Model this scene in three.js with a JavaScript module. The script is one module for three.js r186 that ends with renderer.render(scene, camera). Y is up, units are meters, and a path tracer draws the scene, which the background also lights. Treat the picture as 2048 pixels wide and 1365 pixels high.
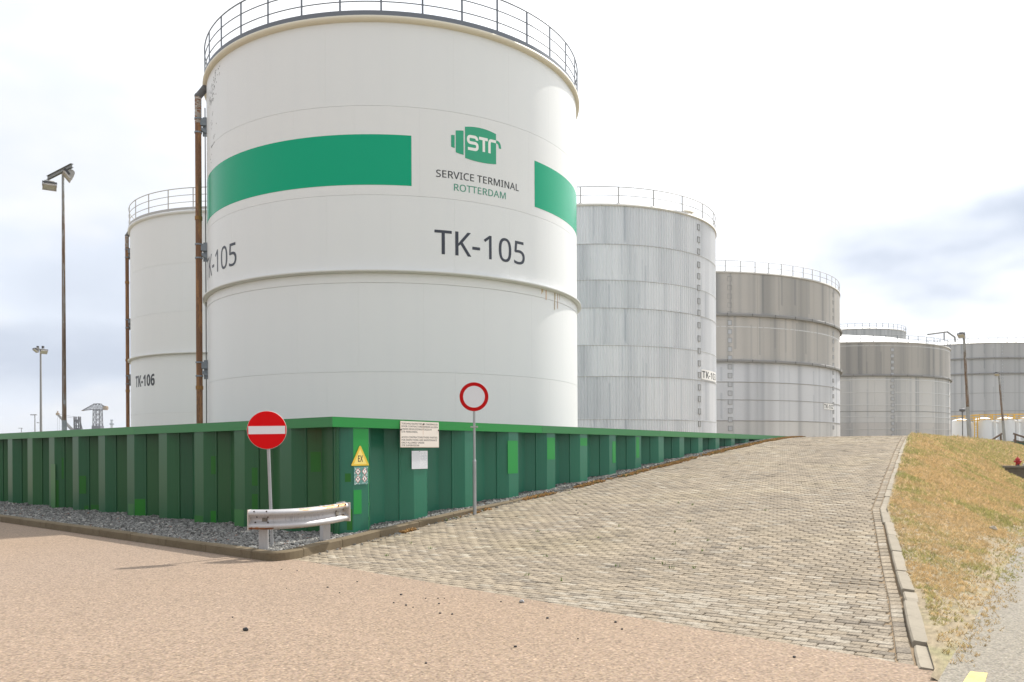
import * as THREE from 'three';
import { mergeGeometries } from 'three/addons/utils/BufferGeometryUtils.js';
import { ImprovedNoise } from 'three/addons/math/ImprovedNoise.js';

// ---------------------------------------------------------------- camera, sky, sun, exposure
const scene = new THREE.Scene();
const EYE = 1.5;
const camera = new THREE.PerspectiveCamera(2 * Math.atan(903.5 / 1650) * 180 / Math.PI, 2048 / 1807, 0.1, 4000);
camera.position.set(0, EYE, 0);
camera.rotation.z = -0.0051;
camera.setViewOffset(2048, 1807, 0, 0, 2048, 1365);   // a shifted lens keeps the verticals upright
const renderer = new THREE.WebGLRenderer();
renderer.toneMapping = THREE.LinearToneMapping;
renderer.toneMappingExposure = 1.08;
renderer.shadowMap.enabled = true;

const rng = (seed) => () => { seed = (seed + 0x6d2b79f5) | 0; let t = Math.imul(seed ^ (seed >>> 15), 1 | seed); t = (t + Math.imul(t ^ (t >>> 7), 61 | t)) ^ t; return ((t ^ (t >>> 14)) >>> 0) / 4294967296; };
const perlin = new ImprovedNoise();
const fbm = (x, y, z, n = 4) => { let s = 0, a = 0.5; for (let i = 0; i < n; i++) { s += a * perlin.noise(x, y, z); x *= 2.03; y *= 2.03; z *= 2.03; a *= 0.5; } return s; };
const clamp = THREE.MathUtils.clamp, lerp = THREE.MathUtils.lerp, sstep = THREE.MathUtils.smoothstep, RAD = Math.PI / 180;

const SUN_AZ = 42 * RAD, SUN_EL = 45.5 * RAD;
const sunDir = new THREE.Vector3(Math.sin(SUN_AZ) * Math.cos(SUN_EL), Math.sin(SUN_EL), -Math.cos(SUN_AZ) * Math.cos(SUN_EL));
{ // a bright, thinly overcast sky: white veil, bluish-grey cloud banks low down, more glow around the veiled sun
  const W = 2048, H = 1024, data = new Float32Array(W * H * 4);
  for (let r = 0; r < H; r++) {
    const el = ((r + 0.5) / H - 0.5) * Math.PI, y = Math.sin(el), ce = Math.cos(el);
    for (let c = 0; c < W; c++) {
      const a = ((c + 0.5) / W - 0.5) * 2 * Math.PI, x = Math.cos(a) * ce, z = Math.sin(a) * ce, k = (r * W + c) * 4;
      if (y < -0.03) { data[k] = 0.32; data[k + 1] = 0.30; data[k + 2] = 0.27; data[k + 3] = 1; continue; }
      const cs = x * sunDir.x + y * sunDir.y + z * sunDir.z;
      // cloud layer seen in perspective, its lookup bent by a second noise so that the edges fray
      const h = 1 / (Math.max(y, 0) + 0.2), px = x * h, pz = z * h, bx = 0.4 * fbm(px * 1.2 + 5, pz * 1.2, 4.1, 3), bz = 0.4 * fbm(px * 1.2, pz * 1.2 + 8, 6.3, 3);
      const big = fbm(px * 0.95 + 3.1 + bx, pz * 0.95 - 1.7 + bz, 0.3, 6), fine = fbm(px * 3.3 + 9.2 + bx, pz * 3.3 + 4.4, 1.7, 5);
      const glow = Math.pow(Math.max(0, cs * 0.5 + 0.5), 8), clear = 1 - 0.8 * sstep(cs, 0.62, 0.93);
      let grey = sstep(big + 0.32 * fine, -0.06, 0.42) * 0.6 * clear, blue = sstep(-big + 0.35 * fine, -0.05, 0.3) * 0.75 * clear;
      // banks of grey cloud low over the horizon
      const az = Math.atan2(x, -z) / RAD, ed = el / RAD, fray = 0.8 * fbm(az * 0.05 + bx, ed * 0.12 + bz, 2.2, 5) + 0.42 * fbm(az * 0.16, ed * 0.34, 5.2, 5);
      const bank = (ca, ce2, wa, we) => 1 - sstep(Math.hypot((az - ca) / wa, (ed - ce2) / we) + fray * 1.05, 0.1, 1.55);
      const b2 = clamp(Math.max(bank(29, 12.6, 15, 5.0), bank(31, 12.4, 12, 3.4), bank(21, 9.4, 15, 2.6) * 0.6, bank(34, 9, 9, 2.2) * 0.5, bank(-27, 5.4, 17, 3.2), bank(-25, 11, 13, 4.4) * 0.62, bank(-14, 8.4, 9, 3.4) * 0.7, bank(-30, 18, 10, 5) * 0.35), 0, 1);
      grey = clamp(Math.max(grey, b2 * (0.94 + 0.5 * fine)), 0, 1);
      const D = lerp(0.84, 1, sstep(cs, -0.75, 0.35)), L = D * 0.955 + 1.3 * glow;
      const tint = [0, 1, 2].map((i) => lerp(lerp([0.985, 0.995, 1.01][i] * L, [0.83, 0.91, 1.04][i] * (D + 0.5 * glow), blue), [0.585, 0.65, 0.765][i] * (D + 0.15 * glow), grey));
      const veil = [0.76 * D, 0.79 * D, 0.85 * D], hz = 1 - sstep(Math.abs(ed), 0, 5.5);
      for (let i = 0; i < 3; i++) data[k + i] = lerp(tint[i], veil[i], hz * 0.7);
      data[k + 3] = 1;
    }
  }
  const sky = new THREE.DataTexture(data, W, H, THREE.RGBAFormat, THREE.FloatType);
  sky.mapping = THREE.EquirectangularReflectionMapping; sky.magFilter = THREE.LinearFilter; sky.needsUpdate = true;
  scene.background = sky; scene.environment = sky;
}
const sun = new THREE.DirectionalLight(new THREE.Color(1, 0.95, 0.87), 5.0);
sun.position.copy(sunDir).multiplyScalar(150); sun.castShadow = true; sun.shadow.radius = 1.5;
sun.shadow.mapSize.set(4096, 4096); Object.assign(sun.shadow.camera, { left: -90, right: 90, top: 90, bottom: -90, near: 1, far: 400 });
scene.add(sun, sun.target);
scene.fog = new THREE.FogExp2(new THREE.Color(0.74, 0.78, 0.84), 0.00022);

// ---------------------------------------------------------------- helpers
const names = new Map();
const numbered = (n) => { const k = names.get(n) ?? 0; names.set(n, k + 1); return k ? `${n}_${String(k).padStart(3, '0')}` : n; };
function tag(o, label, category, group) { o.userData.label = label; o.userData.category = category; if (group) o.userData.group = group; return o; }
function thing(name, label, category, pos = [0, 0, 0], group) { const g = new THREE.Group(); g.name = numbered(name); g.position.set(...pos); scene.add(g); return tag(g, label, category, group); }
function struct(name, pos = [0, 0, 0]) { const g = new THREE.Group(); g.name = numbered(name); g.position.set(...pos); g.userData.kind = 'structure'; scene.add(g); return g; }
function mesh(name, geo, mat, parent) { const m = new THREE.Mesh(geo, mat); m.name = name; m.castShadow = m.receiveShadow = true; parent.add(m); return m; }
const plain = (g) => { const q = g.index ? g.toNonIndexed() : g; if (!q.attributes.normal) q.computeVertexNormals(); for (const k of Object.keys(q.attributes)) if (!['position', 'normal', 'uv'].includes(k)) q.deleteAttribute(k); return q; };
const join = (list) => mergeGeometries(list.map(plain));
const at = (g, x, y, z) => g.translate(x, y, z);
const box = (w, h, d, x = 0, y = 0, z = 0) => new THREE.BoxGeometry(w, h, d).translate(x, y, z);
const cyl = (r0, r1, h, n = 16, x = 0, y = 0, z = 0) => new THREE.CylinderGeometry(r1, r0, h, n).translate(x, y + h / 2, z);
const V = (x, y, z) => new THREE.Vector3(x, y, z);
function bar(p, q, w, h = w) { // a rectangular bar from p to q
  const d = V(...q).sub(V(...p)), L = d.length(), g = new THREE.BoxGeometry(w, h, L);
  const o = new THREE.Object3D(); o.position.copy(V(...p).addScaledVector(d, 0.5)); o.lookAt(V(...q)); o.updateMatrix();
  return g.applyMatrix4(o.matrix);
}
function rod(p, q, r, n = 8) { const d = V(...q).sub(V(...p)), L = d.length(), g = new THREE.CylinderGeometry(r, r, L, n).rotateX(Math.PI / 2); const o = new THREE.Object3D(); o.position.copy(V(...p).addScaledVector(d, 0.5)); o.lookAt(V(...q)); o.updateMatrix(); return g.applyMatrix4(o.matrix); }
const lathe = (pts, n = 96) => new THREE.LatheGeometry(pts.map((p) => new THREE.Vector2(p[0], p[1])), n);
const mat = (r, g, b, o = {}) => new THREE.MeshPhysicalMaterial({ color: new THREE.Color().setRGB(r, g, b), roughness: 0.6, specularIntensity: (o.roughness ?? 0.6) > 0.8 ? 0.3 : 0.6, ...o });
const canvas = (w, h, draw) => { const c = document.createElement('canvas'); c.width = w; c.height = h; draw(c.getContext('2d'), w, h); const t = new THREE.CanvasTexture(c); t.colorSpace = THREE.SRGBColorSpace; t.anisotropy = 8; return t; };
function noiseTex(n, fn, seed, srgb = false) { // fn(x, y, rnd) returns [r, g, b] in 0..1 (linear unless srgb)
  const d = new Uint8Array(n * n * 4), rnd = rng(seed);
  for (let y = 0; y < n; y++) for (let x = 0; x < n; x++) { const c = fn(x, y, rnd), k = (y * n + x) * 4; for (let i = 0; i < 3; i++) d[k + i] = clamp(Math.round((srgb ? c[i] : Math.pow(Math.max(0, c[i]), 1 / 2.2)) * 255), 0, 255); d[k + 3] = 255; }
  const t = new THREE.DataTexture(d, n, n); t.colorSpace = THREE.SRGBColorSpace; t.wrapS = t.wrapT = THREE.RepeatWrapping; t.magFilter = THREE.LinearFilter; t.needsUpdate = true; return t;
}
const rep = (t, x, y = x) => { const q = t.clone(); q.wrapS = q.wrapT = THREE.RepeatWrapping; q.repeat.set(x, y); q.needsUpdate = true; return q; };
// a seamless value noise on an n x n lattice repeated over the tile
function tileNoise(cells, seed) { const r = rng(seed), v = Float32Array.from({ length: cells * cells }, () => r()); return (x, y) => { x *= cells; y *= cells; const i = Math.floor(x), j = Math.floor(y), fx = x - i, fy = y - j, sx = fx * fx * (3 - 2 * fx), sy = fy * fy * (3 - 2 * fy), g = (a, b) => v[((b % cells + cells) % cells) * cells + ((a % cells + cells) % cells)]; return lerp(lerp(g(i, j), g(i + 1, j), sx), lerp(g(i, j + 1), g(i + 1, j + 1), sx), sy); }; }

// ground plan: s runs along the right-hand wall, w square to it towards the ramp, t along the left-hand wall
const CX = -2.891, CD = 13.3, RX = 0.5637, RD = 0.826, LX = -0.7575, LD = 0.6528;
const SW = (s, w, y = 0) => V(CX + RX * s + RD * w, y, -(CD + RD * s - RX * w));
const LT = (t, o, y = 0) => V(CX + LX * t - LD * o, y, -(CD + LD * t + LX * o));
const toSW = (x, z) => { const dx = x - CX, dd = -z - CD; return [RX * dx + RD * dd, RD * dx - RX * dd]; };
const TURN_R = Math.atan2(RD, RX), TURN_L = -Math.atan2(LD, -LX);   // local x along the wall to the right, local z out of it
const TOE = 9.15;
const RS = [-40, -1.5, 0, 0.8, 1.92, 3.41, 4.25, 7.75, 11.7, 16.3, 22.1, 25, 27, 30, 400], RY = [0, 0, 0.02, 0.07, 0.18, 0.33, 0.41, 0.69, 1.03, 1.44, 1.88, 2.03, 2.06, 2.07, 2.07];
const table = (S, Y, s) => { let i = 1; while (i < S.length - 1 && S[i] < s) i++; return lerp(Y[i - 1], Y[i], clamp((s - S[i - 1]) / (S[i] - S[i - 1]), 0, 1)); };
const rampRaw = (s) => table(RS, RY, s);
const rampY = (s) => (rampRaw(s - 0.9) + rampRaw(s - 0.3) * 2 + rampRaw(s + 0.3) * 2 + rampRaw(s + 0.9)) / 6;
const kerbW = (s) => table([-3.2, -0.45, 2.5, 5.4, 9.66, 18, 23.4, 27, 400], [9.0, 8.47, 7.83, 7.21, 6.63, 5.53, 4.84, 4.4, 4.0], s);
const kerbF = (s) => table([-3, -1.84, -1.72, -1.5, -1.276, -0.69, -0.35, 0.75, 3, 27, 400], [0.5, 0.5, 0.78, 0.8, 0.745, 0.546, 0.48, 0.32, 0.3, 0.3, 0.3], s);   // front of the kerb along the wall
const START = (w) => -1.35 - 0.19 * w;                                // where the paving of the ramp begins

// ---------------------------------------------------------------- ground
const grass0 = tileNoise(64, 5), grass1 = tileNoise(19, 6), grass2 = tileNoise(7, 7);
const asphaltTex = (() => { const a = tileNoise(5, 11), b = tileNoise(23, 12), c = tileNoise(1024, 13); const n = 2048;
  return noiseTex(n, (x, y, r) => { const u = x / n, v = y / n, big = (a(u, v) - 0.5) * 0.07 + (b(u, v) - 0.5) * 0.04, q = c(u, v) * 0.75 + r() * 0.25; let k = 1 + big + (q - 0.5) * 0.85; const e = c(v + 0.37, u); if (e > 0.86) k *= 1.4; else if (e < 0.12) k *= 0.62; const warm = (a(v + 0.3, u) - 0.5) * 0.08; return [0.282 * k * (1 + warm * 0.5 + 0.12 * (r() - 0.5)), 0.212 * k, 0.157 * k * (1 - warm + 0.2 * (r() - 0.5))]; }, 21); })();
const asphaltMat = mat(1, 1, 1, { map: rep(asphaltTex, 1 / 15), roughness: 0.95 });
const pathMat = mat(0.9, 1.08, 1.2, { map: rep(asphaltTex, 1 / 11), roughness: 0.95 });
function flat(points, y) { const g = new THREE.ShapeGeometry(new THREE.Shape(points.map((p) => new THREE.Vector2(p.x, -p.z)))); g.rotateX(-Math.PI / 2); g.translate(0, y, 0); return g; }
{ // the far ground reaches the horizon
  const ground = struct('ground');
  const g = new THREE.CircleGeometry(3500, 96).rotateX(-Math.PI / 2).translate(0, -0.12, 0);
  const uv = g.attributes.uv, p = g.attributes.position; for (let i = 0; i < uv.count; i++) uv.setXY(i, p.getX(i), p.getZ(i));
  const dirt = noiseTex(512, (x, y, r) => { const u = x / 512, v = y / 512, k = 0.7 + 0.6 * grass1(u, v) + 0.3 * r(); return [0.19 * k, 0.175 * k, 0.12 * k]; }, 31);
  mesh('soil', g, mat(1, 1, 1, { map: rep(dirt, 1 / 14), roughness: 1 }), ground);
}
const asphaltRoad = struct('asphalt_road');
mesh('asphalt_surface', flat([SW(START(0.3), 0.3), SW(START(TOE), TOE), SW(-60, TOE), V(-90, 0, 45), LT(90, 1.0), LT(0.6, 1.0)], 0), asphaltMat, asphaltRoad);
const sidePath = struct('gravel_path');
mesh('path_surface', flat([SW(-60, TOE), SW(150, TOE), SW(150, TOE + 9), SW(-60, TOE + 9)], 0.004), pathMat, sidePath);

// ---------------------------------------------------------------- the dry grass bank
const bankY = (s, w) => {
  const top = rampY(s) + 0.02, k = kerbW(s) + 0.1;
  let y;
  if (w < 0 && s > 20) y = lerp(top, 0, sstep(-w, s > 45 ? 0.5 : 4, s > 45 ? 5 : 12));
  else if (w <= k) y = top - 0.16;
  else { const q = clamp((w - k) / (TOE - k), 0, 1); y = top * (1 - q) * (1 + 0.35 * q * (1 - q)); }
  y *= 1 - sstep(s, 122, 128);
  if (w > k) y += 0.05 * fbm(s * 0.8, w * 1.1, 4.4, 3) * Math.min(1, y * 2) + 0.012;
  if (s > 24 && s < 29.2 && w > 7.2) y = Math.max(0.02, y - 0.34 * sstep(s, 24, 27) * sstep(w, 7.2, 7.9));
  if (w > TOE - 0.6) y -= 0.03 * sstep(w, TOE - 0.3, TOE + 0.5);
  return y;
};
{
  const bank = struct('grass_bank');
  const sl = []; for (let s = -3.4; s < 130; s += s < 34 ? 0.22 : 0.9) sl.push(s);
  const pos = [], uv = [], idx = [], NW = 44;
  sl.forEach((s, i) => { for (let j = 0; j <= NW; j++) { const k = kerbW(s) + 0.105, w = s > 27.5 ? lerp(-14, TOE + 0.4, j / NW) : lerp(k, Math.max(TOE + 0.4, k + 0.3), j / NW); const p = SW(s, w, bankY(s, w)); pos.push(p.x, p.y, p.z); uv.push(s, w); if (i && j) { const a = (i - 1) * (NW + 1) + j, b = i * (NW + 1) + j; if (sl[i - 1] > 27.5 || sl[i] <= 27.5) idx.push(a - 1, a, b, a - 1, b, b - 1); } } });
  const g = new THREE.BufferGeometry(); g.setAttribute('position', new THREE.Float32BufferAttribute(pos, 3)); g.setAttribute('uv', new THREE.Float32BufferAttribute(uv, 2)); g.setIndex(idx); g.computeVertexNormals();
  const t = noiseTex(1024, (x, y, r) => { const u = x / 1024, v = y / 1024, m = grass1(u, v) * 0.5 + grass2(v, u) * 0.5, f = grass0(u * 1.0, v * 4) * 0.5 + r() * 0.5, green = sstep(m, 0.55, 0.8) * 0.55, k = 0.5 + 0.9 * f; return [lerp(0.30, 0.22, green) * k, lerp(0.245, 0.22, green) * k, lerp(0.165, 0.11, green) * k]; }, 41);
  mesh('turf', g, mat(1, 1, 1, { map: rep(t, 1 / 5), roughness: 1, side: THREE.DoubleSide }), bank);

  // short dry grass standing on it
  const blade = []; const r0 = rng(7);
  for (let i = 0; i < 7; i++) { const a = r0() * 6.28, l = 0.035 + 0.05 * r0(), lean = 0.4 + 0.9 * r0(), wd = 0.004 + 0.003 * r0(), ox = (r0() - 0.5) * 0.07, oz = (r0() - 0.5) * 0.07, c = Math.cos(a), s = Math.sin(a); const b0 = [ox - s * wd, 0, oz + c * wd], b1 = [ox + s * wd, 0, oz - c * wd], m0 = [ox + c * l * lean * 0.4, l * 0.65, oz + s * l * lean * 0.4], tp = [ox + c * l * lean, l, oz + s * l * lean]; blade.push(...b0, ...b1, ...m0, ...b1, ...tp, ...m0); }
  const bg = new THREE.BufferGeometry(); bg.setAttribute('position', new THREE.Float32BufferAttribute(blade, 3)); bg.computeVertexNormals();
  const spots = []; const r = rng(77);
  const strew = (s0, s1, per, scale) => { for (let i = 0; i < (s1 - s0) * 6 * per; i++) { const s = s0 + (s1 - s0) * r(), w = -1 + r() * (TOE + 1.5); const k = kerbW(s) + (s > 0 ? 0.13 : 0.2); const edge = TOE - 0.25 + 0.7 * fbm(s * 0.7, 3, 8, 3); if (s > 26.5 ? w < 0 : w < k) { r(); continue; } if (w > edge) { if (w > edge + 0.5 || r() < 0.7) continue; } if (s < 6 && w > k && r() < 0.25) continue; spots.push([s, w, scale]); } };
  strew(-2.9, 8, 1900, 0.5); strew(8, 20, 1000, 0.8); strew(20, 40, 330, 1.25); strew(40, 90, 70, 2.2);
  const inst = new THREE.InstancedMesh(bg, mat(1, 1, 1, { roughness: 0.9, side: THREE.DoubleSide }), spots.length);
  const o = new THREE.Object3D(), col = new THREE.Color();
  spots.forEach(([s, w, sc], i) => { const p = SW(s, w, bankY(s, w) - 0.005); o.position.copy(p); o.rotation.set((r() - 0.5) * 0.5, r() * 6.28, (r() - 0.5) * 0.5); const k = sc * (0.6 + 0.8 * r()); o.scale.set(k, k * (0.7 + 0.5 * r()), k); o.updateMatrix(); inst.setMatrixAt(i, o.matrix);
    const m = fbm(s * 0.9, w * 0.9, 1.2, 5) + 0.07, top = clamp((s - 18) / 12, 0, 1), green = sstep(m + r() * 0.3 - 0.06 + 0.1 * top, 0.1, 0.42) * 0.8, b = 0.7 + 0.6 * r(); col.setRGB(lerp(0.68, 0.44, green) * b, lerp(0.525, 0.45, green) * b, lerp(0.30, 0.18, green) * b); if (r() < 0.18) col.setRGB(0.8 * b, 0.65 * b, 0.43 * b); inst.setColorAt(i, col); });
  inst.name = 'dry_grass'; inst.userData.kind = 'stuff'; tag(inst, 'short sun-dried straw-coloured grass with greener patches covering the bank', 'grass'); inst.castShadow = inst.receiveShadow = true; scene.add(inst);
}

// ---------------------------------------------------------------- the brick ramp
{
  const ramp = struct('brick_ramp');
  const r = rng(99);
  { // bedding sand under the bricks shows in the joints
    const pos = [], uv = [], idx = [], NS = 150, NW = 10;
    for (let i = 0; i <= NS; i++) for (let j = 0; j <= NW; j++) { const s = lerp(-3.1, 32, i / NS), w0 = s > 26 ? -3 : 0.15, w1 = kerbW(s) + 0.12, w = lerp(w0, w1, j / NW), p = SW(s, w, rampY(s) - 0.014 - (s < 0 ? 0.004 : 0)); pos.push(p.x, p.y, p.z); uv.push(s, w); if (i && j) { const a = (i - 1) * (NW + 1) + j, b = i * (NW + 1) + j; idx.push(a - 1, a, b, a - 1, b, b - 1); } }
    const g = new THREE.BufferGeometry(); g.setAttribute('position', new THREE.Float32BufferAttribute(pos, 3)); g.setAttribute('uv', new THREE.Float32BufferAttribute(uv, 2)); g.setIndex(idx); g.computeVertexNormals();
    const t = noiseTex(512, (x, y, q) => { const k = 0.6 + 0.8 * q(); return [0.25 * k, 0.185 * k, 0.118 * k]; }, 51);
    mesh('bedding_sand', g, mat(1, 1, 1, { map: rep(t, 1 / 1.5), roughness: 1, side: THREE.DoubleSide }), ramp);
  }
  const brickGeo = (L, B, seed) => { const q = rng(seed), c = 0.007, lx = L / 2, bz = B / 2, j = () => (q() - 0.5) * 0.005; const T = [[-lx + c + j(), j() * 0.5, -bz + c + j()], [lx - c + j(), j() * 0.5, -bz + c + j()], [lx - c + j(), j() * 0.5, bz - c + j()], [-lx + c + j(), j() * 0.5, bz - c + j()]], M = [[-lx, -c, -bz], [lx, -c, -bz], [lx, -c, bz], [-lx, -c, bz]], D = M.map((v) => [v[0], -0.05, v[2]]); const P = [], U = []; const quad = (a, b, c2, d) => { for (const v of [a, b, c2, a, c2, d]) { P.push(...v); U.push(v[0] + q() * 0, v[2] + v[1]); } };
    quad(T[0], T[3], T[2], T[1]); for (let i = 0; i < 4; i++) { const n = (i + 1) % 4; quad(M[i], T[i], T[n], M[n]); quad(D[i], M[i], M[n], D[n]); }
    const g = new THREE.BufferGeometry(); g.setAttribute('position', new THREE.Float32BufferAttribute(P, 3)); g.setAttribute('uv', new THREE.Float32BufferAttribute(U, 2)); g.computeVertexNormals(); return g; };
  const geos = [brickGeo(0.189, 0.104, 1), brickGeo(0.187, 0.106, 2), brickGeo(0.191, 0.103, 3)];
  const grain = noiseTex(256, (x, y, q) => { const a = q(), k = 0.55 + 0.75 * a; let e = q(); e = e > 0.92 ? 0.45 : e < 0.08 ? 1.5 : 1; return [k * e, k * e, k * e]; }, 61); const grainMap = rep(grain, 1 / 2.6);
  const pick = () => { const e = r(); const b = 0.84 + 0.32 * r(); if (e < 0.01) return [0.22 * b, 0.188 * b, 0.15 * b]; if (e < 0.22) return [0.288 * b, 0.243 * b, 0.188 * b]; if (e < 0.3) return [0.375 * b, 0.33 * b, 0.265 * b]; return [0.338 * b, 0.282 * b, 0.212 * b]; };
  const list = [];
  const arc = [[-3.1, rampY(-3.1)]]; { let s = -3.1; while (s < 31) { const ds = 0.112 / Math.hypot(1, (rampY(s + 0.05) - rampY(s - 0.05)) / 0.1); s += ds; arc.push([s]); } }
  const X = V(RD, 0, RX), o = new THREE.Matrix4();
  const put = (s, w, along, turn = 0, len = 0) => { const b = Math.atan((rampY(s + 0.1) - rampY(s - 0.1)) / 0.2), T = V(RX * Math.cos(b), Math.sin(b), -RD * Math.cos(b)), N = V().crossVectors(X, T).normalize(); if (N.y < 0) N.negate();
    let xa = along ? T.clone() : X.clone(); xa.applyAxisAngle(N, turn + (r() - 0.5) * 0.02); xa.addScaledVector(N, (r() - 0.5) * 0.03).normalize(); const za = V().crossVectors(xa, N).addScaledVector(N, (r() - 0.5) * 0.05).normalize(), na = V().crossVectors(za, xa).normalize(); const p = SW(s, w, rampY(s) - (s < 0.4 ? 0.004 : 0) + (r() - 0.5) * 0.005 - (r() < 0.03 ? 0.006 : 0)); const m = new THREE.Matrix4().makeBasis(xa, na, za).setPosition(p); const worn = fbm(s * 0.5, w * 0.5, 7.7, 3); let c = pick(); const dirt = 1 + 0.32 * clamp(worn, -0.4, 0.25) - (worn > 0.22 ? 0.1 : 0), stain = fbm(s * 2.2, w * 1.1, 3.3, 3) > 0.3 ? 0.82 : 1; c = [c[0] * dirt * stain, c[1] * dirt * stain, c[2] * dirt * stain * (1 - 0.12 * Math.max(0, worn))]; if (len) m.multiply(new THREE.Matrix4().makeScale(len / 0.189, 1, 1)); list.push([m, c, p.distanceTo(V(0, EYE, 0))]); };
  arc.forEach(([s], row) => { const w1 = kerbW(s) - 0.135, w0 = s > 26 ? -2.5 : kerbF(s) + 0.012; if (row % 2) put(s, w0 + 0.0075, false, 0, 0.097);
    for (let k = 0; ; k++) { const w = w0 + 0.06 + k * 0.1965 + (row % 2 ? 0.098 : 0), left = w1 - (w - 0.094); if (s < START(w) - 0.03) { if (w > w1) break; continue; } if (left < 0.189) { if (left > 0.05) put(s, w - 0.094 + left / 2, false, 0, left); break; } put(s + (r() - 0.5) * 0.006 + 0.012 * Math.sin(w * 1.3 + row * 0.05), w + (r() - 0.5) * 0.006); } });
  for (let s = -3.0; s < 27; s += 0.1965) { const sl = Math.atan2(kerbW(s + 0.5) - kerbW(s - 0.5), 1); put(s, kerbW(s) - 0.066, true, -sl); }
  list.sort((a, b) => a[2] - b[2]);
  const tones = [[0.22, 0.188, 0.15], [0.288, 0.243, 0.188], [0.375, 0.33, 0.265], [0.338, 0.282, 0.212], [0.315, 0.263, 0.198], [0.35, 0.3, 0.235]].map((c) => mat(...c, { map: grainMap, roughness: 0.95 }));
  const near = list.slice(0, 300), rest = list.slice(300);
  near.forEach(([m, c], i) => { let best = 0, bd = 9; tones.forEach((t, k) => { const d = Math.abs(t.color.r - c[0]); if (d < bd) { bd = d; best = k; } }); const b = mesh(i ? `brick_${String(i).padStart(3, '0')}` : 'brick', geos[i % 3], tones[best], ramp); m.decompose(b.position, b.quaternion, b.scale); });
  const inst = new THREE.InstancedMesh(geos[1], mat(1, 1, 1, { map: grainMap, roughness: 0.95 }), rest.length), col = new THREE.Color();
  rest.forEach(([m, c], i) => { inst.setMatrixAt(i, m); inst.setColorAt(i, col.setRGB(...c)); });
  inst.name = 'brick_paving'; inst.userData.kind = 'stuff'; inst.castShadow = inst.receiveShadow = true; ramp.add(inst);
}

// ---------------------------------------------------------------- kerbs
const concreteTex = (() => { const a = tileNoise(6, 71), b = tileNoise(40, 72); return noiseTex(512, (x, y, r) => { const u = x / 512, v = y / 512, k = 0.72 + 0.3 * a(u, v) + 0.22 * b(u, v) + 0.22 * (r() - 0.5), e = r() > 0.985 ? 0.6 : 1; return [k * e, k * e, k * e]; }, 73); })();
const kerbMats = [mat(0.185, 0.148, 0.098, { map: rep(concreteTex, 1), roughness: 0.95 }), mat(0.17, 0.135, 0.088, { map: rep(concreteTex, 0.9), roughness: 0.95 })];
function sweepStone(front, back, y0, y1f, y1b, ch = 0.018) { // a kerb stone along two plan polylines with chamfered front top edge
  const rows = front.map((f, i) => { const b = back[i], d = b.clone().sub(f).normalize(); return [V(f.x, y0[i], f.z), V(f.x, y1f[i] - ch, f.z), V(f.x + d.x * ch, y1f[i], f.z + d.z * ch), V(b.x, y1b[i], b.z), V(b.x, y0[i], b.z)]; });
  const P = [], U = []; let run = 0;
  const quad = (a, b, c, d, u) => { for (const [v, k] of [[a, u[0]], [b, u[1]], [c, u[2]], [a, u[0]], [c, u[2]], [d, u[3]]]) { P.push(v.x, v.y, v.z); U.push(...k); } };
  for (let i = 1; i < rows.length; i++) { const L = rows[i][0].distanceTo(rows[i - 1][0]); let g = 0; for (let j = 1; j < 5; j++) { const h = rows[i][j].distanceTo(rows[i][j - 1]); quad(rows[i - 1][j - 1], rows[i][j - 1], rows[i][j], rows[i - 1][j], [[run, g], [run + L, g], [run + L, g + h], [run, g + h]]); g += h; } run += L; }
  for (const [R, s] of [[rows[0], 1], [rows[rows.length - 1], -1]]) for (let j = 1; j < 4; j++) { const t = [R[0], R[j], R[j + 1]]; if (s < 0) t.reverse(); for (const v of t) { P.push(v.x, v.y, v.z); U.push(v.x, v.y); } }
  const g = new THREE.BufferGeometry(); g.setAttribute('position', new THREE.Float32BufferAttribute(P, 3)); g.setAttribute('uv', new THREE.Float32BufferAttribute(U, 2)); g.computeVertexNormals(); return g;
}
const kerbLine = { front: [], back: [] };
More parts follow.
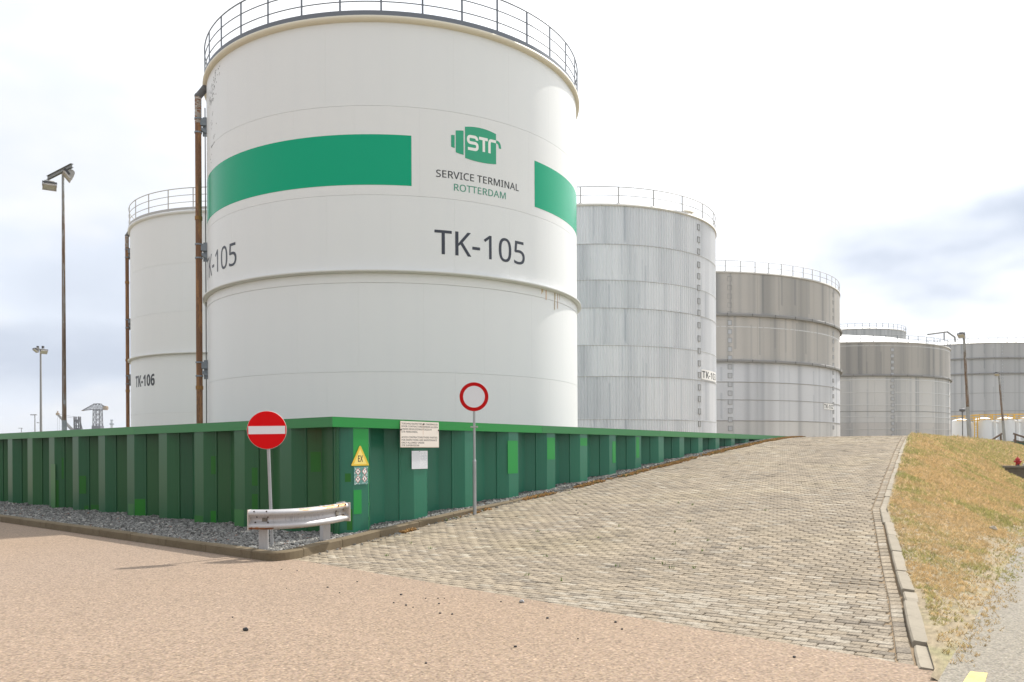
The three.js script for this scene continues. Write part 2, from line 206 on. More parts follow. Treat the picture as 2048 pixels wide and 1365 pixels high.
{ // the kerb along the foot of the green wall, rounding the corner and climbing with the ramp
  const kerb = struct('wall_kerb');
  const pts = [];
  const dirL = V(LX, 0, -LD), corner = V(-3.17, 0, -11.2), B = V(-2.995, 0, -11.826), A = corner.clone().addScaledVector(dirL, 0.45);
  const start = []; for (let d = 34; d > 0.01; d -= 0.25) start.push(A.clone().addScaledVector(dirL, d));
  for (let k = 0; k <= 10; k++) { const u = k / 10; start.push(A.clone().multiplyScalar((1 - u) * (1 - u)).addScaledVector(corner, 2 * u * (1 - u)).addScaledVector(B, u * u)); }
  for (let s = -1.0; s < 5.6; s += 0.25) start.push(SW(s, kerbF(s)));
  pts.push(...start);
  const back = pts.map((p, i) => { const a = pts[Math.max(0, i - 1)], b = pts[Math.min(pts.length - 1, i + 1)], t = b.clone().sub(a).normalize(); return p.clone().add(V(t.z, 0, -t.x).multiplyScalar(0.13)); });
  // choose the side that lies nearer the wall
  const mid = LT(10, 0); if (back[10].distanceTo(mid) > pts[10].distanceTo(mid)) back.forEach((b, i) => b.copy(pts[i].clone().multiplyScalar(2).sub(b)));
  kerbLine.front = pts; kerbLine.back = back;
  const top = (p) => { const [s] = toSW(p.x, p.z); return Math.max(0, rampY(s)) + lerp(0.125, 0.02, sstep(s, 0.5, 6)); };
  const cut = []; { let i = 0; const n = pts.length; while (i < n - 1) { let j = i, L = 0; const want = 1.0; while (j < n - 1 && L < want) { L += pts[j + 1].distanceTo(pts[j]); j++; } cut.push([i, j]); i = j; } }
  cut.forEach(([i, j], k) => { const f = pts.slice(i, j + 1).map((p) => p.clone()), b = back.slice(i, j + 1).map((p) => p.clone()); const gap = 0.005; const t0 = f[1].clone().sub(f[0]).normalize().multiplyScalar(gap), t1 = f[f.length - 2].clone().sub(f[f.length - 1]).normalize().multiplyScalar(gap); f[0].add(t0); b[0].add(t0); f[f.length - 1].add(t1); b[b.length - 1].add(t1);
    const q = rng(300 + k), dy = (q() - 0.5) * 0.01; mesh(k ? `kerb_stone_${String(k).padStart(3, '0')}` : 'kerb_stone', sweepStone(f, b, f.map(() => -0.1), f.map((p) => top(p) + dy), b.map((p) => top(p) + dy + 0.004)), kerbMats[k % 2], kerb); });
}
{ // broken concrete edging on the grass side of the ramp
  const kerb = struct('ramp_kerb');
  const km = [mat(0.33, 0.29, 0.23, { map: rep(concreteTex, 1.3), roughness: 0.95 }), mat(0.3, 0.265, 0.21, { map: rep(concreteTex, 1.1), roughness: 0.95 })];
  const cuts = [-3.15, -2.42, -0.72, -0.2, 0.85, 1.9, 2.95, 4.0]; for (let s = 5; s < 27; s += 1) cuts.push(s);
  for (let k = 0; k < cuts.length - 1; k++) {
    const q = rng(500 + k), s0 = cuts[k] + 0.012, s1 = cuts[k + 1] - 0.012, n = 5, f = [], b = [], yf = [], yb = [], y0 = []; const raise = k === 0 ? 0.012 : lerp(0.055, 0.012, sstep(cuts[k], 1, 6)), tilt = (q() - 0.5) * 0.02, shift = (q() - 0.5) * 0.025;
    for (let i = 0; i <= n; i++) { const u = i / n, broken = k > 0 && k < 5 && (i === 0 || i === n) ? 0.03 * q() : 0, s = lerp(s0, s1, u) + (i === 0 ? broken : i === n ? -broken : 0); f.push(SW(s, kerbW(s) + shift + (i === 0 || i === n ? 0.012 * q() : 0.004 * q()))); b.push(SW(s + (q() - 0.5) * 0.02, kerbW(s) + shift + 0.122 + 0.006 * q())); const y = rampY(s) + raise + tilt * (u - 0.5) - (k > 0 && k < 5 && (i === 0 || i === n) ? 0.02 * q() : 0); yf.push(y); yb.push(y - 0.006); y0.push(rampY(s) - 0.12); }
    mesh(k ? `edging_stone_${String(k).padStart(3, '0')}` : 'edging_stone', sweepStone(f, b, y0, yf, yb, 0.014), km[k % 2], kerb);
  }
}

// ---------------------------------------------------------------- grey gravel along the wall
const gravelY = (t, o) => 0.095 + 0.03 * fbm(t * 1.3, o * 1.6, 2.5, 3) + 0.045 * clamp(1 - o / 1.6, 0, 1);
{
  const base = struct('gravel_bed');
  const g0 = noiseTex(512, (x, y, r) => { const k = 0.4 + 1.0 * r(); return [0.13 * k, 0.13 * k, 0.125 * k]; }, 81);
  const pos = [], idx = [], uv = []; const NT = 180, NO = 14;
  for (let i = 0; i <= NT; i++) for (let j = 0; j <= NO; j++) { const t = lerp(-2.6, 40, i / NT), o = lerp(-0.45, t < 1.3 ? 1.25 : 1.66, j / NO); let p = LT(t, o, gravelY(t, o) - 0.012); const [s, w] = toSW(p.x, p.z); { const wm = kerbF(s) - (o > 1.2 ? 0.4 : 0.06); if (w > wm) { const q = SW(s, wm); p = V(q.x, p.y, q.z); } } pos.push(p.x, p.y, p.z); uv.push(t, o); if (i && j) { const a = (i - 1) * (NO + 1) + j, b = i * (NO + 1) + j; idx.push(a - 1, b, a, a - 1, b - 1, b); } }
  const fan = kerbLine.back.map((b, i) => [b, i]).filter(([b, i]) => i && b.distanceTo(V(-3.17, 0, -11.2)) < 1.9).map(([, i]) => i), hub = LT(0.75, 0.75, 0.11);
  { const q = pos.length / 3; pos.push(hub.x, 0.1, hub.z); uv.push(0, 0); fan.forEach((i, k) => { const b = kerbLine.back[i]; pos.push(b.x, 0.1, b.z); uv.push(b.x, b.z); if (k) idx.push(q, q + k, q + k + 1); }); }
  const off = pos.length / 3, NS = 110; for (let i = 0; i <= NS; i++) for (let j = 0; j <= 1; j++) { const s = lerp(-0.55, 26, i / NS), w = j ? kerbF(s) - 0.05 : -0.45, p = SW(s, w, Math.max(rampY(s), 0) + lerp(0.09, 0.012, sstep(s, 0, 6)) - 0.004); pos.push(p.x, p.y, p.z); uv.push(s, w); if (i && j) { const a = off + (i - 1) * 2, b = off + i * 2; idx.push(a, a + 1, b, a + 1, b + 1, b); } }
  const g = new THREE.BufferGeometry(); g.setAttribute('position', new THREE.Float32BufferAttribute(pos, 3)); g.setAttribute('uv', new THREE.Float32BufferAttribute(uv, 2)); g.setIndex(idx); g.computeVertexNormals();
  mesh('gravel_base', g, mat(1, 1, 1, { map: rep(g0, 1 / 2), roughness: 1, side: THREE.DoubleSide }), base);
  const r = rng(123), stone = (() => { const g = new THREE.DodecahedronGeometry(1, 0), p = g.attributes.position, h = (x, y, z) => 0.75 + 0.5 * Math.abs(Math.sin(x * 12.9 + y * 7.1 + z * 3.3)); for (let i = 0; i < p.count; i++) { const m = h(Math.round(p.getX(i) * 100) / 100, Math.round(p.getY(i) * 100) / 100, Math.round(p.getZ(i) * 100) / 100); p.setXYZ(i, p.getX(i) * m, p.getY(i) * m * 0.62, p.getZ(i) * m * 0.85); } g.deleteAttribute('uv'); g.computeVertexNormals(); return g; })();
  const spots = [];
  const add = (p, size) => spots.push([p, size]);
  for (let i = 0; i < 42000; i++) { const u = r(), t = -2.4 + 24 * u * (0.35 + 0.65 * u), o = -0.4 + r() * 2.02; const p = LT(t, o); const [s, w] = toSW(p.x, p.z); if (w > kerbF(s) - 0.14 || (o > 1.2 && w > -0.35)) continue; if (o > 1.57) continue; p.y = gravelY(t, o) + (r() - 0.35) * 0.012; add(p, 0.011 + 0.016 * r() * r() + (r() < 0.01 ? 0.02 : 0)); }
  for (let i = 0; i < 3200; i++) { const j = fan[1 + Math.floor(r() * (fan.length - 2))], a = kerbLine.back[j], b = kerbLine.back[j + 1]; if (!b) continue; let u = r(), v = r(); if (u + v > 1) { u = 1 - u; v = 1 - v; } const p = hub.clone().addScaledVector(a.clone().sub(hub), u).addScaledVector(b.clone().sub(hub), v); if (p.distanceTo(a) < 0.05) continue; p.y = 0.102 + (r() - 0.4) * 0.014; add(p, 0.011 + 0.016 * r() * r()); }
  for (let i = 0; i < 13000; i++) { const s = -0.6 + 24 * r(), w = -0.35 + r() * (kerbF(s) + 0.21); const p = SW(s, w, Math.max(rampY(s), 0) + lerp(0.1, 0.02, sstep(s, 0, 6)) + (r() - 0.3) * 0.012); add(p, 0.011 + 0.014 * r()); }
  for (let i = 0; i < 110; i++) { const s = -1.0 + 9 * r(), w = kerbF(s) + 0.02 + 0.25 * r() * r(); add(SW(s, w, rampY(s) + 0.008), 0.008 + 0.01 * r()); }
  const o = new THREE.Object3D(), col = new THREE.Color();
  { const list = spots, inst = new THREE.InstancedMesh(stone, mat(1, 1, 1, { roughness: 0.9 }), list.length); list.forEach(([p, size], i) => { o.position.copy(p); o.rotation.set((r() - 0.5) * 1.4, r() * 6.28, (r() - 0.5) * 1.4); o.scale.set(size * (1 + 0.7 * r()), size * (0.8 + 0.6 * r()), size * (0.9 + 0.6 * r())); o.updateMatrix(); inst.setMatrixAt(i, o.matrix); const b = 0.085 + 0.24 * r(), e = r(); if (e < 0.012) col.setRGB(0.26, 0.13, 0.09); else if (e < 0.07) col.setRGB(0.42, 0.4, 0.36); else col.setRGB(b, b * 0.985, b * 0.93); inst.setColorAt(i, col); }); inst.name = 'gravel'; inst.userData.kind = 'stuff'; inst.castShadow = inst.receiveShadow = true; tag(inst, 'loose grey gravel lying between the kerb and the foot of the green wall', 'gravel'); scene.add(inst); }
  // dry moss and weeds where the ramp meets the gravel
  const mg = join([0, 1, 2, 3].map((k) => { const g = new THREE.ConeGeometry(0.012, 0.05, 3).translate(0, 0.02, 0).rotateX(0.5 + 0.3 * k).rotateY(k * 1.7); return g; })); mg.deleteAttribute('uv');
  const moss = []; for (let i = 0; i < 9000; i++) { const s = 1.2 + 25 * r(), w = kerbF(s) + 0.06 + 0.16 * (r() + r() - 1) * (0.5 + s / 20) + 0.03 * Math.sin(s * 2.1); if (fbm(s * 0.9, 0.5, 1, 3) + 0.02 * s < r() * 0.35) continue; moss.push(SW(s, w, rampY(s) + 0.008)); }
  const inst = new THREE.InstancedMesh(mg, mat(1, 1, 1, { roughness: 1 }), moss.length); moss.forEach((p, i) => { o.position.copy(p); o.rotation.set(0, r() * 6.28, 0); o.scale.setScalar(0.5 + 0.8 * r()); o.updateMatrix(); inst.setMatrixAt(i, o.matrix); const b = 0.6 + 0.7 * r(); col.setRGB(0.30 * b, 0.17 * b, 0.065 * b); if (r() < 0.12) col.setRGB(0.12, 0.14, 0.05); inst.setColorAt(i, col); }); inst.name = 'dry_moss'; inst.userData.kind = 'stuff'; tag(inst, 'rust-brown dry moss and weeds along the wall edge of the brick ramp', 'moss'); inst.castShadow = inst.receiveShadow = true; scene.add(inst);
}

// ---------------------------------------------------------------- the green sheet pile wall
const TOP = 2.075;
{
  const wall = thing('sheet_pile_wall', 'dark green steel sheet pile wall with a green capping, running round the white tank', 'wall', [CX, 0, -CD]);
  const r = rng(4242);
  const paintTex = canvas(512, 1024, (c, w, h) => { c.fillStyle = '#fff'; c.fillRect(0, 0, w, h); const q = rng(17); for (let i = 0; i < 420; i++) { const x = q() * w, l = 60 + q() * 600, y = q() * h; c.fillStyle = q() < 0.5 ? `rgba(0,0,0,${0.015 + 0.03 * q()})` : `rgba(200,255,220,${0.03 + 0.05 * q()})`; c.fillRect(x, y, 1 + q() * 3, l); } for (let i = 0; i < 26; i++) { c.fillStyle = 'rgba(215,230,215,0.5)'; c.fillRect(q() * w, q() * h, 1 + q() * 3, 1 + q() * 5); } });
  const green = (R, G, B) => mat(R, G, B, { map: rep(paintTex, 1 / 1.4, 1 / 2.6), roughness: 0.3, specularIntensity: 0.8, side: THREE.DoubleSide });
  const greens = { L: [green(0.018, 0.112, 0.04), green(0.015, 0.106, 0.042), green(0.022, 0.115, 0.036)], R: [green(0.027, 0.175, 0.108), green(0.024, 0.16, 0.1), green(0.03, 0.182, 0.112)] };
  const pile = (outer, sc) => { const j = 0.38 * sc, f = 0.18 * sc, z1 = outer ? 0 : -0.35, zj = -0.175, th = 0.014; const front = [[-j, zj], [-f, z1], [f, z1], [j, zj]], backp = front.map(([x, z]) => [x, z - th]).reverse(); const sh = new THREE.Shape([...front, ...backp].map(([x, z]) => new THREE.Vector2(x, -z))); const g = new THREE.ExtrudeGeometry(sh, { depth: TOP + 0.35 - 0.03, bevelEnabled: false }).rotateX(-Math.PI / 2).scale(1, 1, 1); const parts = [g.translate(0, -0.35, 0)];
    if (outer) for (const sx of [-1, 1]) parts.push(cyl(0.02, 0.02, TOP + 0.35 - 0.04, 8, sx * (j - 0.006), -0.35, zj + 0.006)); return join(parts); };
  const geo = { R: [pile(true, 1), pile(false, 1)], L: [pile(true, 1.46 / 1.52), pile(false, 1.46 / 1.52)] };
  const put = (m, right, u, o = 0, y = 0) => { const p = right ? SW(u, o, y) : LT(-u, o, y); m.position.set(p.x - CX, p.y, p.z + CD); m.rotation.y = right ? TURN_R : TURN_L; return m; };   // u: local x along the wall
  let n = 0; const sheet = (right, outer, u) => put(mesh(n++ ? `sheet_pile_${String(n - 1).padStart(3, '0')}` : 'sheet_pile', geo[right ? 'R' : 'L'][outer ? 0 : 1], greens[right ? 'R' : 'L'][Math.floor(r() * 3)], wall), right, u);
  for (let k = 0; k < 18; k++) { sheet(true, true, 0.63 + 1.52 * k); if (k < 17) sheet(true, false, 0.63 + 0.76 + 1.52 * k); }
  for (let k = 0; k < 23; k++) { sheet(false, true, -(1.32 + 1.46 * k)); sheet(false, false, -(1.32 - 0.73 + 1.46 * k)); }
  // corner pile closes the two runs
  { const a = LT(0.59 - 0.365, -0.175), b = SW(0.25, -0.175), mid = a.clone().add(b).multiplyScalar(0.5); const d = b.clone().sub(a), L = d.length(); const g = join([box(L + 0.02, TOP + 0.3, 0.014, 0, (TOP + 0.3) / 2 - 0.33, 0), cyl(0.045, 0.045, TOP + 0.3, 12, 0.02, -0.33, 0.03)]); const m = mesh('corner_pile', g, greens.L[1], wall); m.position.set(mid.x - CX, 0, mid.z + CD); m.rotation.y = Math.atan2(-d.z, d.x); }
  // capping: folded plate with a front skirt, in lengths
  const capTex = canvas(1024, 64, (c, w, h) => { c.fillStyle = '#fff'; c.fillRect(0, 0, w, h); const q = rng(23); for (let i = 0; i < 90; i++) { c.fillStyle = `rgba(255,255,255,${0.2 * q()})`; c.fillRect(q() * w, 0, 1 + q() * 8, h); c.fillStyle = `rgba(30,40,20,${0.05 * q()})`; c.fillRect(q() * w, q() * h, 10 + q() * 60, 1 + q() * 2); } });
  const capMats = [mat(0.035, 0.22, 0.06, { map: rep(capTex, 1), roughness: 0.35 }), mat(0.032, 0.205, 0.062, { map: rep(capTex, 1), roughness: 0.38 }), mat(0.018, 0.25, 0.05, { map: rep(capTex, 1), roughness: 0.4 })];
  const capSeg = (right, u0, u1, mitre0, mitre1, m, name) => { const d = 0.42, h = 0.165, f = 0.03, th = 0.012; const P = []; const Z = (x, z) => [x + (x === u0 ? mitre0 * z : x === u1 ? mitre1 * z : 0), z];
    const sh = (z0, z1, y0, y1) => { const g = box(1, 1, 1); const p = g.attributes.position; for (let i = 0; i < p.count; i++) { const z = p.getZ(i) > 0 ? z1 : z0, x = Z(p.getX(i) > 0 ? u1 : u0, z)[0]; p.setXYZ(i, x, p.getY(i) > 0 ? y1 : y0, z); } g.computeVertexNormals(); P.push(g); };
    sh(f - d, f, TOP - th, TOP); sh(f - th, f - 0.0005, TOP - h, TOP - th); sh(f - d, f - d + th, TOP - h, TOP - th);
    const mm = mesh(name, join(P), m, wall); put(mm, right, 0); return mm; };
  const cutsR = [0, 6.29, 12.64, 19.0, 27.5], cutsL = [0, 6.93, 12.97, 19.5, 26, 33.5], mi = 1 / Math.tan(41.8 * RAD);
  let c = 0;
  for (let k = 0; k < cutsR.length - 1; k++) capSeg(true, cutsR[k] + (k ? 0.003 : 0), cutsR[k + 1] - 0.003, k ? 0 : -mi, 0, capMats[k === 0 ? 2 : k % 2], c++ ? `capping_00${c - 1}` : 'capping');
  for (let k = 0; k < cutsL.length - 1; k++) capSeg(false, -cutsL[k + 1] + 0.003, -cutsL[k] - (k ? 0.003 : 0.0005), 0, k ? 0 : mi, capMats[(k + 1) % 2], `capping_00${c++}`);
  // fresh paint patches
  const fresh = [mat(0.02, 0.2, 0.018, { roughness: 0.4 }), mat(0.02, 0.15, 0.018, { roughness: 0.4 }), mat(0.018, 0.28, 0.055, { roughness: 0.4 }), mat(0.045, 0.18, 0.05, { roughness: 0.35 })];
  let np = 0; const flangePatch = (right, u0, u1, y0, y1, m) => put(mesh(np++ ? `paint_patch_${String(np - 1).padStart(3, '0')}` : 'paint_patch', box(Math.abs(u1 - u0), y1 - y0, 0.002, 0, (y0 + y1) / 2, 0.0022), fresh[m], wall), right, (u0 + u1) / 2);
  const webPatch = (right, edge, q0, q1, y0, y1, m, sc = 1) => { const dx = -0.2 * sc * 2, sg = right ? -1 : 1, ux = sg * 0.4 * sc, uz = -0.35, L = Math.hypot(ux, uz), g = box(L * (q1 - q0), y1 - y0, 0.002, 0, (y0 + y1) / 2, 0.003); const me = mesh(np++ ? `paint_patch_${String(np - 1).padStart(3, '0')}` : 'paint_patch', g, fresh[m], wall); const qm = (q0 + q1) / 2; put(me, right, edge + ux * qm, uz * qm); me.rotation.y += right ? Math.atan2(-0.35, 0.4 * sc) : Math.atan2(0.35, 0.4 * sc); void dx; };
  const LE = (k) => -(1.14 + 1.46 * k), ls = 1.46 / 1.52;
  webPatch(false, LE(7), 0.34, 0.49, 0.87, 1.40, 1, ls); webPatch(false, LE(7), 0.02, 0.19, 0.05, 0.84, 1, ls); webPatch(false, LE(6), 0.03, 0.34, 0.54, 0.97, 1, ls); webPatch(false, LE(6), 0.25, 0.49, 0.03, 0.25, 1, ls); webPatch(false, LE(6), 0.55, 0.97, 0.03, 0.27, 1, ls);
  webPatch(false, LE(4), 0.0, 0.46, 0.04, 0.51, 0, ls); webPatch(false, LE(2), 0.27, 0.47, 1.09, 1.44, 1, ls); webPatch(false, LE(2), 0.25, 0.47, 0.08, 0.38, 0, ls); webPatch(false, LE(1), 0.24, 0.47, 0.9, 1.23, 1, ls); webPatch(false, LE(1), 0.24, 0.47, 0.46, 0.75, 1, ls); webPatch(false, LE(0), 0.62, 0.95, 1.17, 1.51, 1, ls);
  flangePatch(false, -11.60, -11.31, 0.05, 1.24, 3); flangePatch(false, -4.42, -4.09, 0.05, 0.28, 1); flangePatch(false, -2.96, -2.64, 0.05, 0.46, 3); flangePatch(false, -7.28, -7.02, 0.05, 0.4, 3);
  webPatch(true, 0.45, 0.07, 0.25, 1.01, 1.15, 1); webPatch(true, 0.45, 0.03, 0.2, 0.21, 0.56, 1);
  flangePatch(true, 0.455, 0.805, 1.27, 1.9, 2); flangePatch(true, 0.455, 0.64, 0.47, 0.87, 2); flangePatch(true, 4.965, 5.345, 1.03, 1.73, 2); flangePatch(true, 6.54, 6.88, 1.31, 1.81, 2); flangePatch(true, 8.06, 8.4, 1.63, 1.82, 2); flangePatch(true, 9.74, 9.92, 1.19, 1.75, 2); flangePatch(true, 11.14, 11.33, 1.31, 1.88, 2);
  // rolled edge strips with lifting holes on the first two piles
  const steel = mat(0.055, 0.3, 0.1, { roughness: 0.4 }), dark = mat(0.01, 0.02, 0.015);
  { const g = [box(0.012, 1.9, 0.05, 0, 0.95, -0.03)]; for (const y of [0.38, 0.62, 1.02, 1.2, 1.62]) g.push(box(0.02, 0.045, 0.06, 0.004, y, -0.03)); put(mesh('edge_strip', join(g), steel, wall), true, 0.822); }
  { const g = [box(0.008, 1.9, 0.03, 0, 0.95, -0.02)]; put(mesh('edge_strip_001', join(g), greens.R[2], wall), true, 2.338); const hs = []; for (const y of [0.52, 0.62, 0.85, 0.98, 1.6]) hs.push(new THREE.CylinderGeometry(0.012, 0.012, 0.012, 8).rotateX(Math.PI / 2).translate(0, y, 0)); put(mesh('bolt_hole', join(hs), dark, wall), true, 2.352, -0.02); }
}

// ---------------------------------------------------------------- notices on the wall
const wallPlace = (o, s, w, y) => { const p = SW(s, w, y); o.position.copy(p); o.rotation.y = TURN_R; return o; };
function plateSign(name, label, w, h, tex, s, o, y, back = [0.55, 0.53, 0.5]) {
  const t = thing(name, label, 'sign'); wallPlace(t, s, o, y);
  mesh('plate', box(w, h, 0.006), mat(...back, { roughness: 0.5 }), t);
  const f = mesh('print', new THREE.PlaneGeometry(w - 0.004, h - 0.004).translate(0, 0, 0.0045), new THREE.MeshStandardMaterial({ map: tex, roughness: 0.5 }), t); void f;
  return t;
}
{
  const t = plateSign('notice_board', 'white notice with black Dutch and English text on the green wall capping', 1.07, 0.47, canvas(1070, 470, (c, w, h) => { c.fillStyle = '#e9e0d6'; c.fillRect(0, 0, w, h); c.fillStyle = '#23211f'; c.font = '44px sans-serif'; const L = ['TOEGANG/INSPECTIES EN ONDERHOUD', 'DOOR CONTRACTORS/DERDEN ALLEEN', 'ONDER BEGELEIDING/TOEZICHT', 'STR PERSONEEL', '', 'ACCES CONTRACTORS/THIRD PARTIES', 'FOR INSPECTIONS AND MAINTENANCE', 'ONLY ALLOWED UNDER', 'STR SUPERVISION'], W = [1010, 1010, 840, 440, 0, 1000, 990, 620, 480]; L.forEach((s, i) => { if (!s) return; c.save(); c.translate(28, 58 + i * 49); const m = c.measureText(s).width; c.scale(W[i] / m, 1); c.fillText(s, 0, 0); c.strokeStyle = '#23211f'; c.lineWidth = 1.6; c.strokeText(s, 0, 0); c.restore(); }); c.fillStyle = 'rgba(150,90,40,0.35)'; c.fillRect(612, 60, 10, 170); c.fillRect(618, 60, 4, 240); c.fillStyle = 'rgba(160,120,80,0.25)'; c.fillRect(0, 0, 14, h); c.fillRect(0, h - 10, w, 10); }), 2.095, 0.045, 1.815);
  const sc = mat(0.06, 0.04, 0.03); for (const [x, y] of [[0.085, 0.19], [-0.52, 0.08], [0.52, 0.085]]) mesh('screw', new THREE.CylinderGeometry(0.014, 0.014, 0.012, 10).rotateX(Math.PI / 2).translate(x, y, 0.006), sc, t);
}
plateSign('paper_notice', 'small white printed sheet on the wall below the large notice', 0.44, 0.33, canvas(528, 396, (c, w, h) => { c.fillStyle = '#e4e6ea'; c.fillRect(0, 0, w, h); const q = rng(5); c.fillStyle = '#a9b0b8'; for (let y = 30; y < h - 20; y += 15) { let x = 24; while (x < 250) { const l = 12 + q() * 60; c.fillRect(x, y, l, 4); x += l + 7; } x = 290; while (x < 500) { const l = 10 + q() * 40; if (q() < 0.75) c.fillRect(x, y, l, 4); x += l + 9; } } c.strokeStyle = '#98a2ae'; c.lineWidth = 3; c.strokeRect(300, 110, 90, 70); c.strokeRect(400, 110, 90, 70); c.fillStyle = '#5a626c'; c.fillRect(235, 10, 40, 9); }), 2.12, 0.012, 1.355, [0.6, 0.6, 0.62]);
{ // yellow EX triangle with its lower edge at 1.28 m
  const t = thing('warning_sign', 'yellow triangular sign reading EX on the corner pile of the green wall', 'sign'); wallPlace(t, 0.605, 0.012, 1.275);
  const w = 0.205, h = 0.335, sh = new THREE.Shape([[-w + 0.012, 0], [w - 0.012, 0], [w, 0.012], [0.012, h - 0.004], [-0.012, h - 0.004], [-w, 0.012]].map((p) => new THREE.Vector2(...p)));
  mesh('plate', new THREE.ExtrudeGeometry(sh, { depth: 0.005, bevelEnabled: false }).translate(0, 0, -0.005), mat(0.75, 0.55, 0.06, { roughness: 0.45 }), t);
  const tex = canvas(512, 420, (c, W, H) => { c.fillStyle = '#e2bd3c'; c.fillRect(0, 0, W, H); c.fillStyle = '#f0da7a'; c.beginPath(); c.moveTo(W / 2, 70); c.lineTo(W - 70, H - 34); c.lineTo(70, H - 34); c.fill(); c.fillStyle = '#22211c'; c.font = 'bold 168px sans-serif'; c.textAlign = 'center'; c.save(); c.translate(W / 2, H - 80); c.scale(0.78, 1.12); c.fillText('EX', 0, 0); c.restore(); c.fillStyle = 'rgba(120,70,20,0.35)'; for (const p of [[60, 400], [240, 40], [430, 395]]) c.fillRect(p[0], p[1], 14, 12); });
  const g = new THREE.ShapeGeometry(sh), p = g.attributes.position, uv = g.attributes.uv; for (let i = 0; i < p.count; i++) uv.setXY(i, (p.getX(i) + w) / (2 * w), p.getY(i) / h);
  mesh('print', g.translate(0, 0, 0.0015), new THREE.MeshStandardMaterial({ map: tex, roughness: 0.45 }), t);
}
plateSign('hazard_label', 'teal label with four red hazard diamonds below the EX sign', 0.335, 0.3, canvas(536, 480, (c, w, h) => { c.fillStyle = '#5d8f88'; c.fillRect(0, 0, w, h); const q = rng(9); c.fillStyle = '#e6edeb'; for (const [x0, y0, n] of [[20, 20, 8], [300, 18, 8], [30, 215, 9], [290, 205, 9], [20, 410, 7], [300, 420, 5]]) for (let i = 0; i < n; i++) c.fillRect(x0 + q() * 190, y0 + q() * 50, 10 + q() * 30, 7 + q() * 12); for (let i = 0; i < 26; i++) c.fillRect(q() < 0.5 ? 14 + q() * 26 : 470 + q() * 40, q() * h, 7 + q() * 7, 12 + q() * 24); for (const [x, y, k] of [[150, 130, 0], [400, 130, 1], [145, 340, 2], [400, 330, 3]]) { c.save(); c.translate(x, y); c.rotate(Math.PI / 4); c.fillStyle = '#eef0ee'; c.fillRect(-62, -62, 124, 124); c.strokeStyle = '#c75b55'; c.lineWidth = 15; c.strokeRect(-62, -62, 124, 124); c.restore(); c.fillStyle = '#1d2220'; c.save(); c.translate(x, y); if (k === 0) { c.beginPath(); c.arc(0, 0, 22, 0, 7); c.fill(); c.fillRect(-40, -6, 80, 12); c.fillRect(-6, -40, 12, 80); } else if (k === 1) { c.fillRect(-9, -42, 18, 54); c.fillRect(-9, 22, 18, 18); } else if (k === 2) { c.beginPath(); c.arc(0, -12, 26, 0, 7); c.fill(); c.fillRect(-14, 8, 28, 26); } else { c.beginPath(); c.moveTo(0, -44); c.lineTo(26, 10); c.lineTo(14, 30); c.lineTo(-14, 30); c.lineTo(-26, 8); c.fill(); c.fillRect(-36, 34, 72, 8); } c.restore(); } }), 0.625, 0.008, 1.11, [0.1, 0.28, 0.25]);

// ---------------------------------------------------------------- road signs
const galv = mat(0.42, 0.43, 0.44, { roughness: 0.45, metalness: 0.55, map: rep(concreteTex, 3, 1) }), galvDull = mat(0.46, 0.45, 0.45, { roughness: 0.6, metalness: 0.25, map: rep(concreteTex, 2, 1) });
{
  const base = [-3.6, 0.08, -12.25], t = thing('no_entry_sign', 'round red no-entry sign with white bar on a thin pole behind the crash barrier', 'road sign', base);
  mesh('pole', rod([0.03, 0, 0], [-0.02, 1.52, 0], 0.024, 14), galv, t);
  const face = new THREE.Group(); face.name = 'sign_face';
  const yaw = 0.22, R = 0.279;
  const disc = mesh('sign_plate', lathe([[0, -0.006], [R - 0.004, -0.006], [R, -0.002], [R, 0.008], [R - 0.006, 0.012], [0, 0.012]], 64).rotateX(Math.PI / 2), mat(0.66, 0.002, 0.004, { roughness: 0.45, specularIntensity: 0.2 }), t); disc.position.set(-0.028, 1.755, 0.04); disc.rotation.y = yaw;
  const barm = mesh('white_bar', box(0.525, 0.118, 0.003, 0, 0, 0.0145), mat(0.72, 0.71, 0.74, { roughness: 0.45 }), disc); barm.rotation.z = 0.012;
  mesh('sign_rim', new THREE.TorusGeometry(R, 0.006, 6, 64), mat(0.5, 0.45, 0.42, { roughness: 0.5 }), disc);
  const cl = mesh('clamp', box(0.1, 0.03, 0.03), galvDull, t); cl.position.set(-0.024, 1.6, 0.014);
}
{
  const t = thing('no_vehicles_sign', 'round white sign with a red ring on a grey pole beside the ramp', 'road sign', [-0.715, 0.3, -15.66]);
  mesh('pole', cyl(0.023, 0.023, 1.05, 14, 0, 0.98, 0), galv, t);
  mesh('sleeve', join([cyl(0.034, 0.034, 1.0, 16), lathe([[0.034, 1.0], [0.036, 1.005], [0.034, 1.03], [0.023, 1.05]], 16)]), galv, t);
  const cl = mesh('clamp', join([box(0.14, 0.03, 0.022, 0, 1.67, 0.02), rod([-0.06, 1.67, -0.03], [-0.06, 1.67, 0.05], 0.012), rod([0.06, 1.67, -0.03], [0.06, 1.67, 0.05], 0.012)]), galvDull, t); void cl;
  const R = 0.276, d = mesh('sign_plate', lathe([[0, -0.006], [R - 0.004, -0.006], [R, 0], [R, 0.006], [R - 0.006, 0.01], [0, 0.01]], 64).rotateX(Math.PI / 2), mat(0.5, 0.52, 0.55, { roughness: 0.45 }), t); d.position.set(0, 2.24, 0.035); d.rotation.y = 0.03;
  mesh('red_ring', new THREE.RingGeometry(R * 0.745, R * 0.99, 64).translate(0, 0, 0.0125), mat(0.5, 0.004, 0.004, { roughness: 0.45, specularIntensity: 0.2 }), d);
  mesh('white_field', new THREE.CircleGeometry(R * 0.747, 64).translate(0, 0, 0.0115), mat(0.72, 0.72, 0.76, { roughness: 0.45 }), d);
}

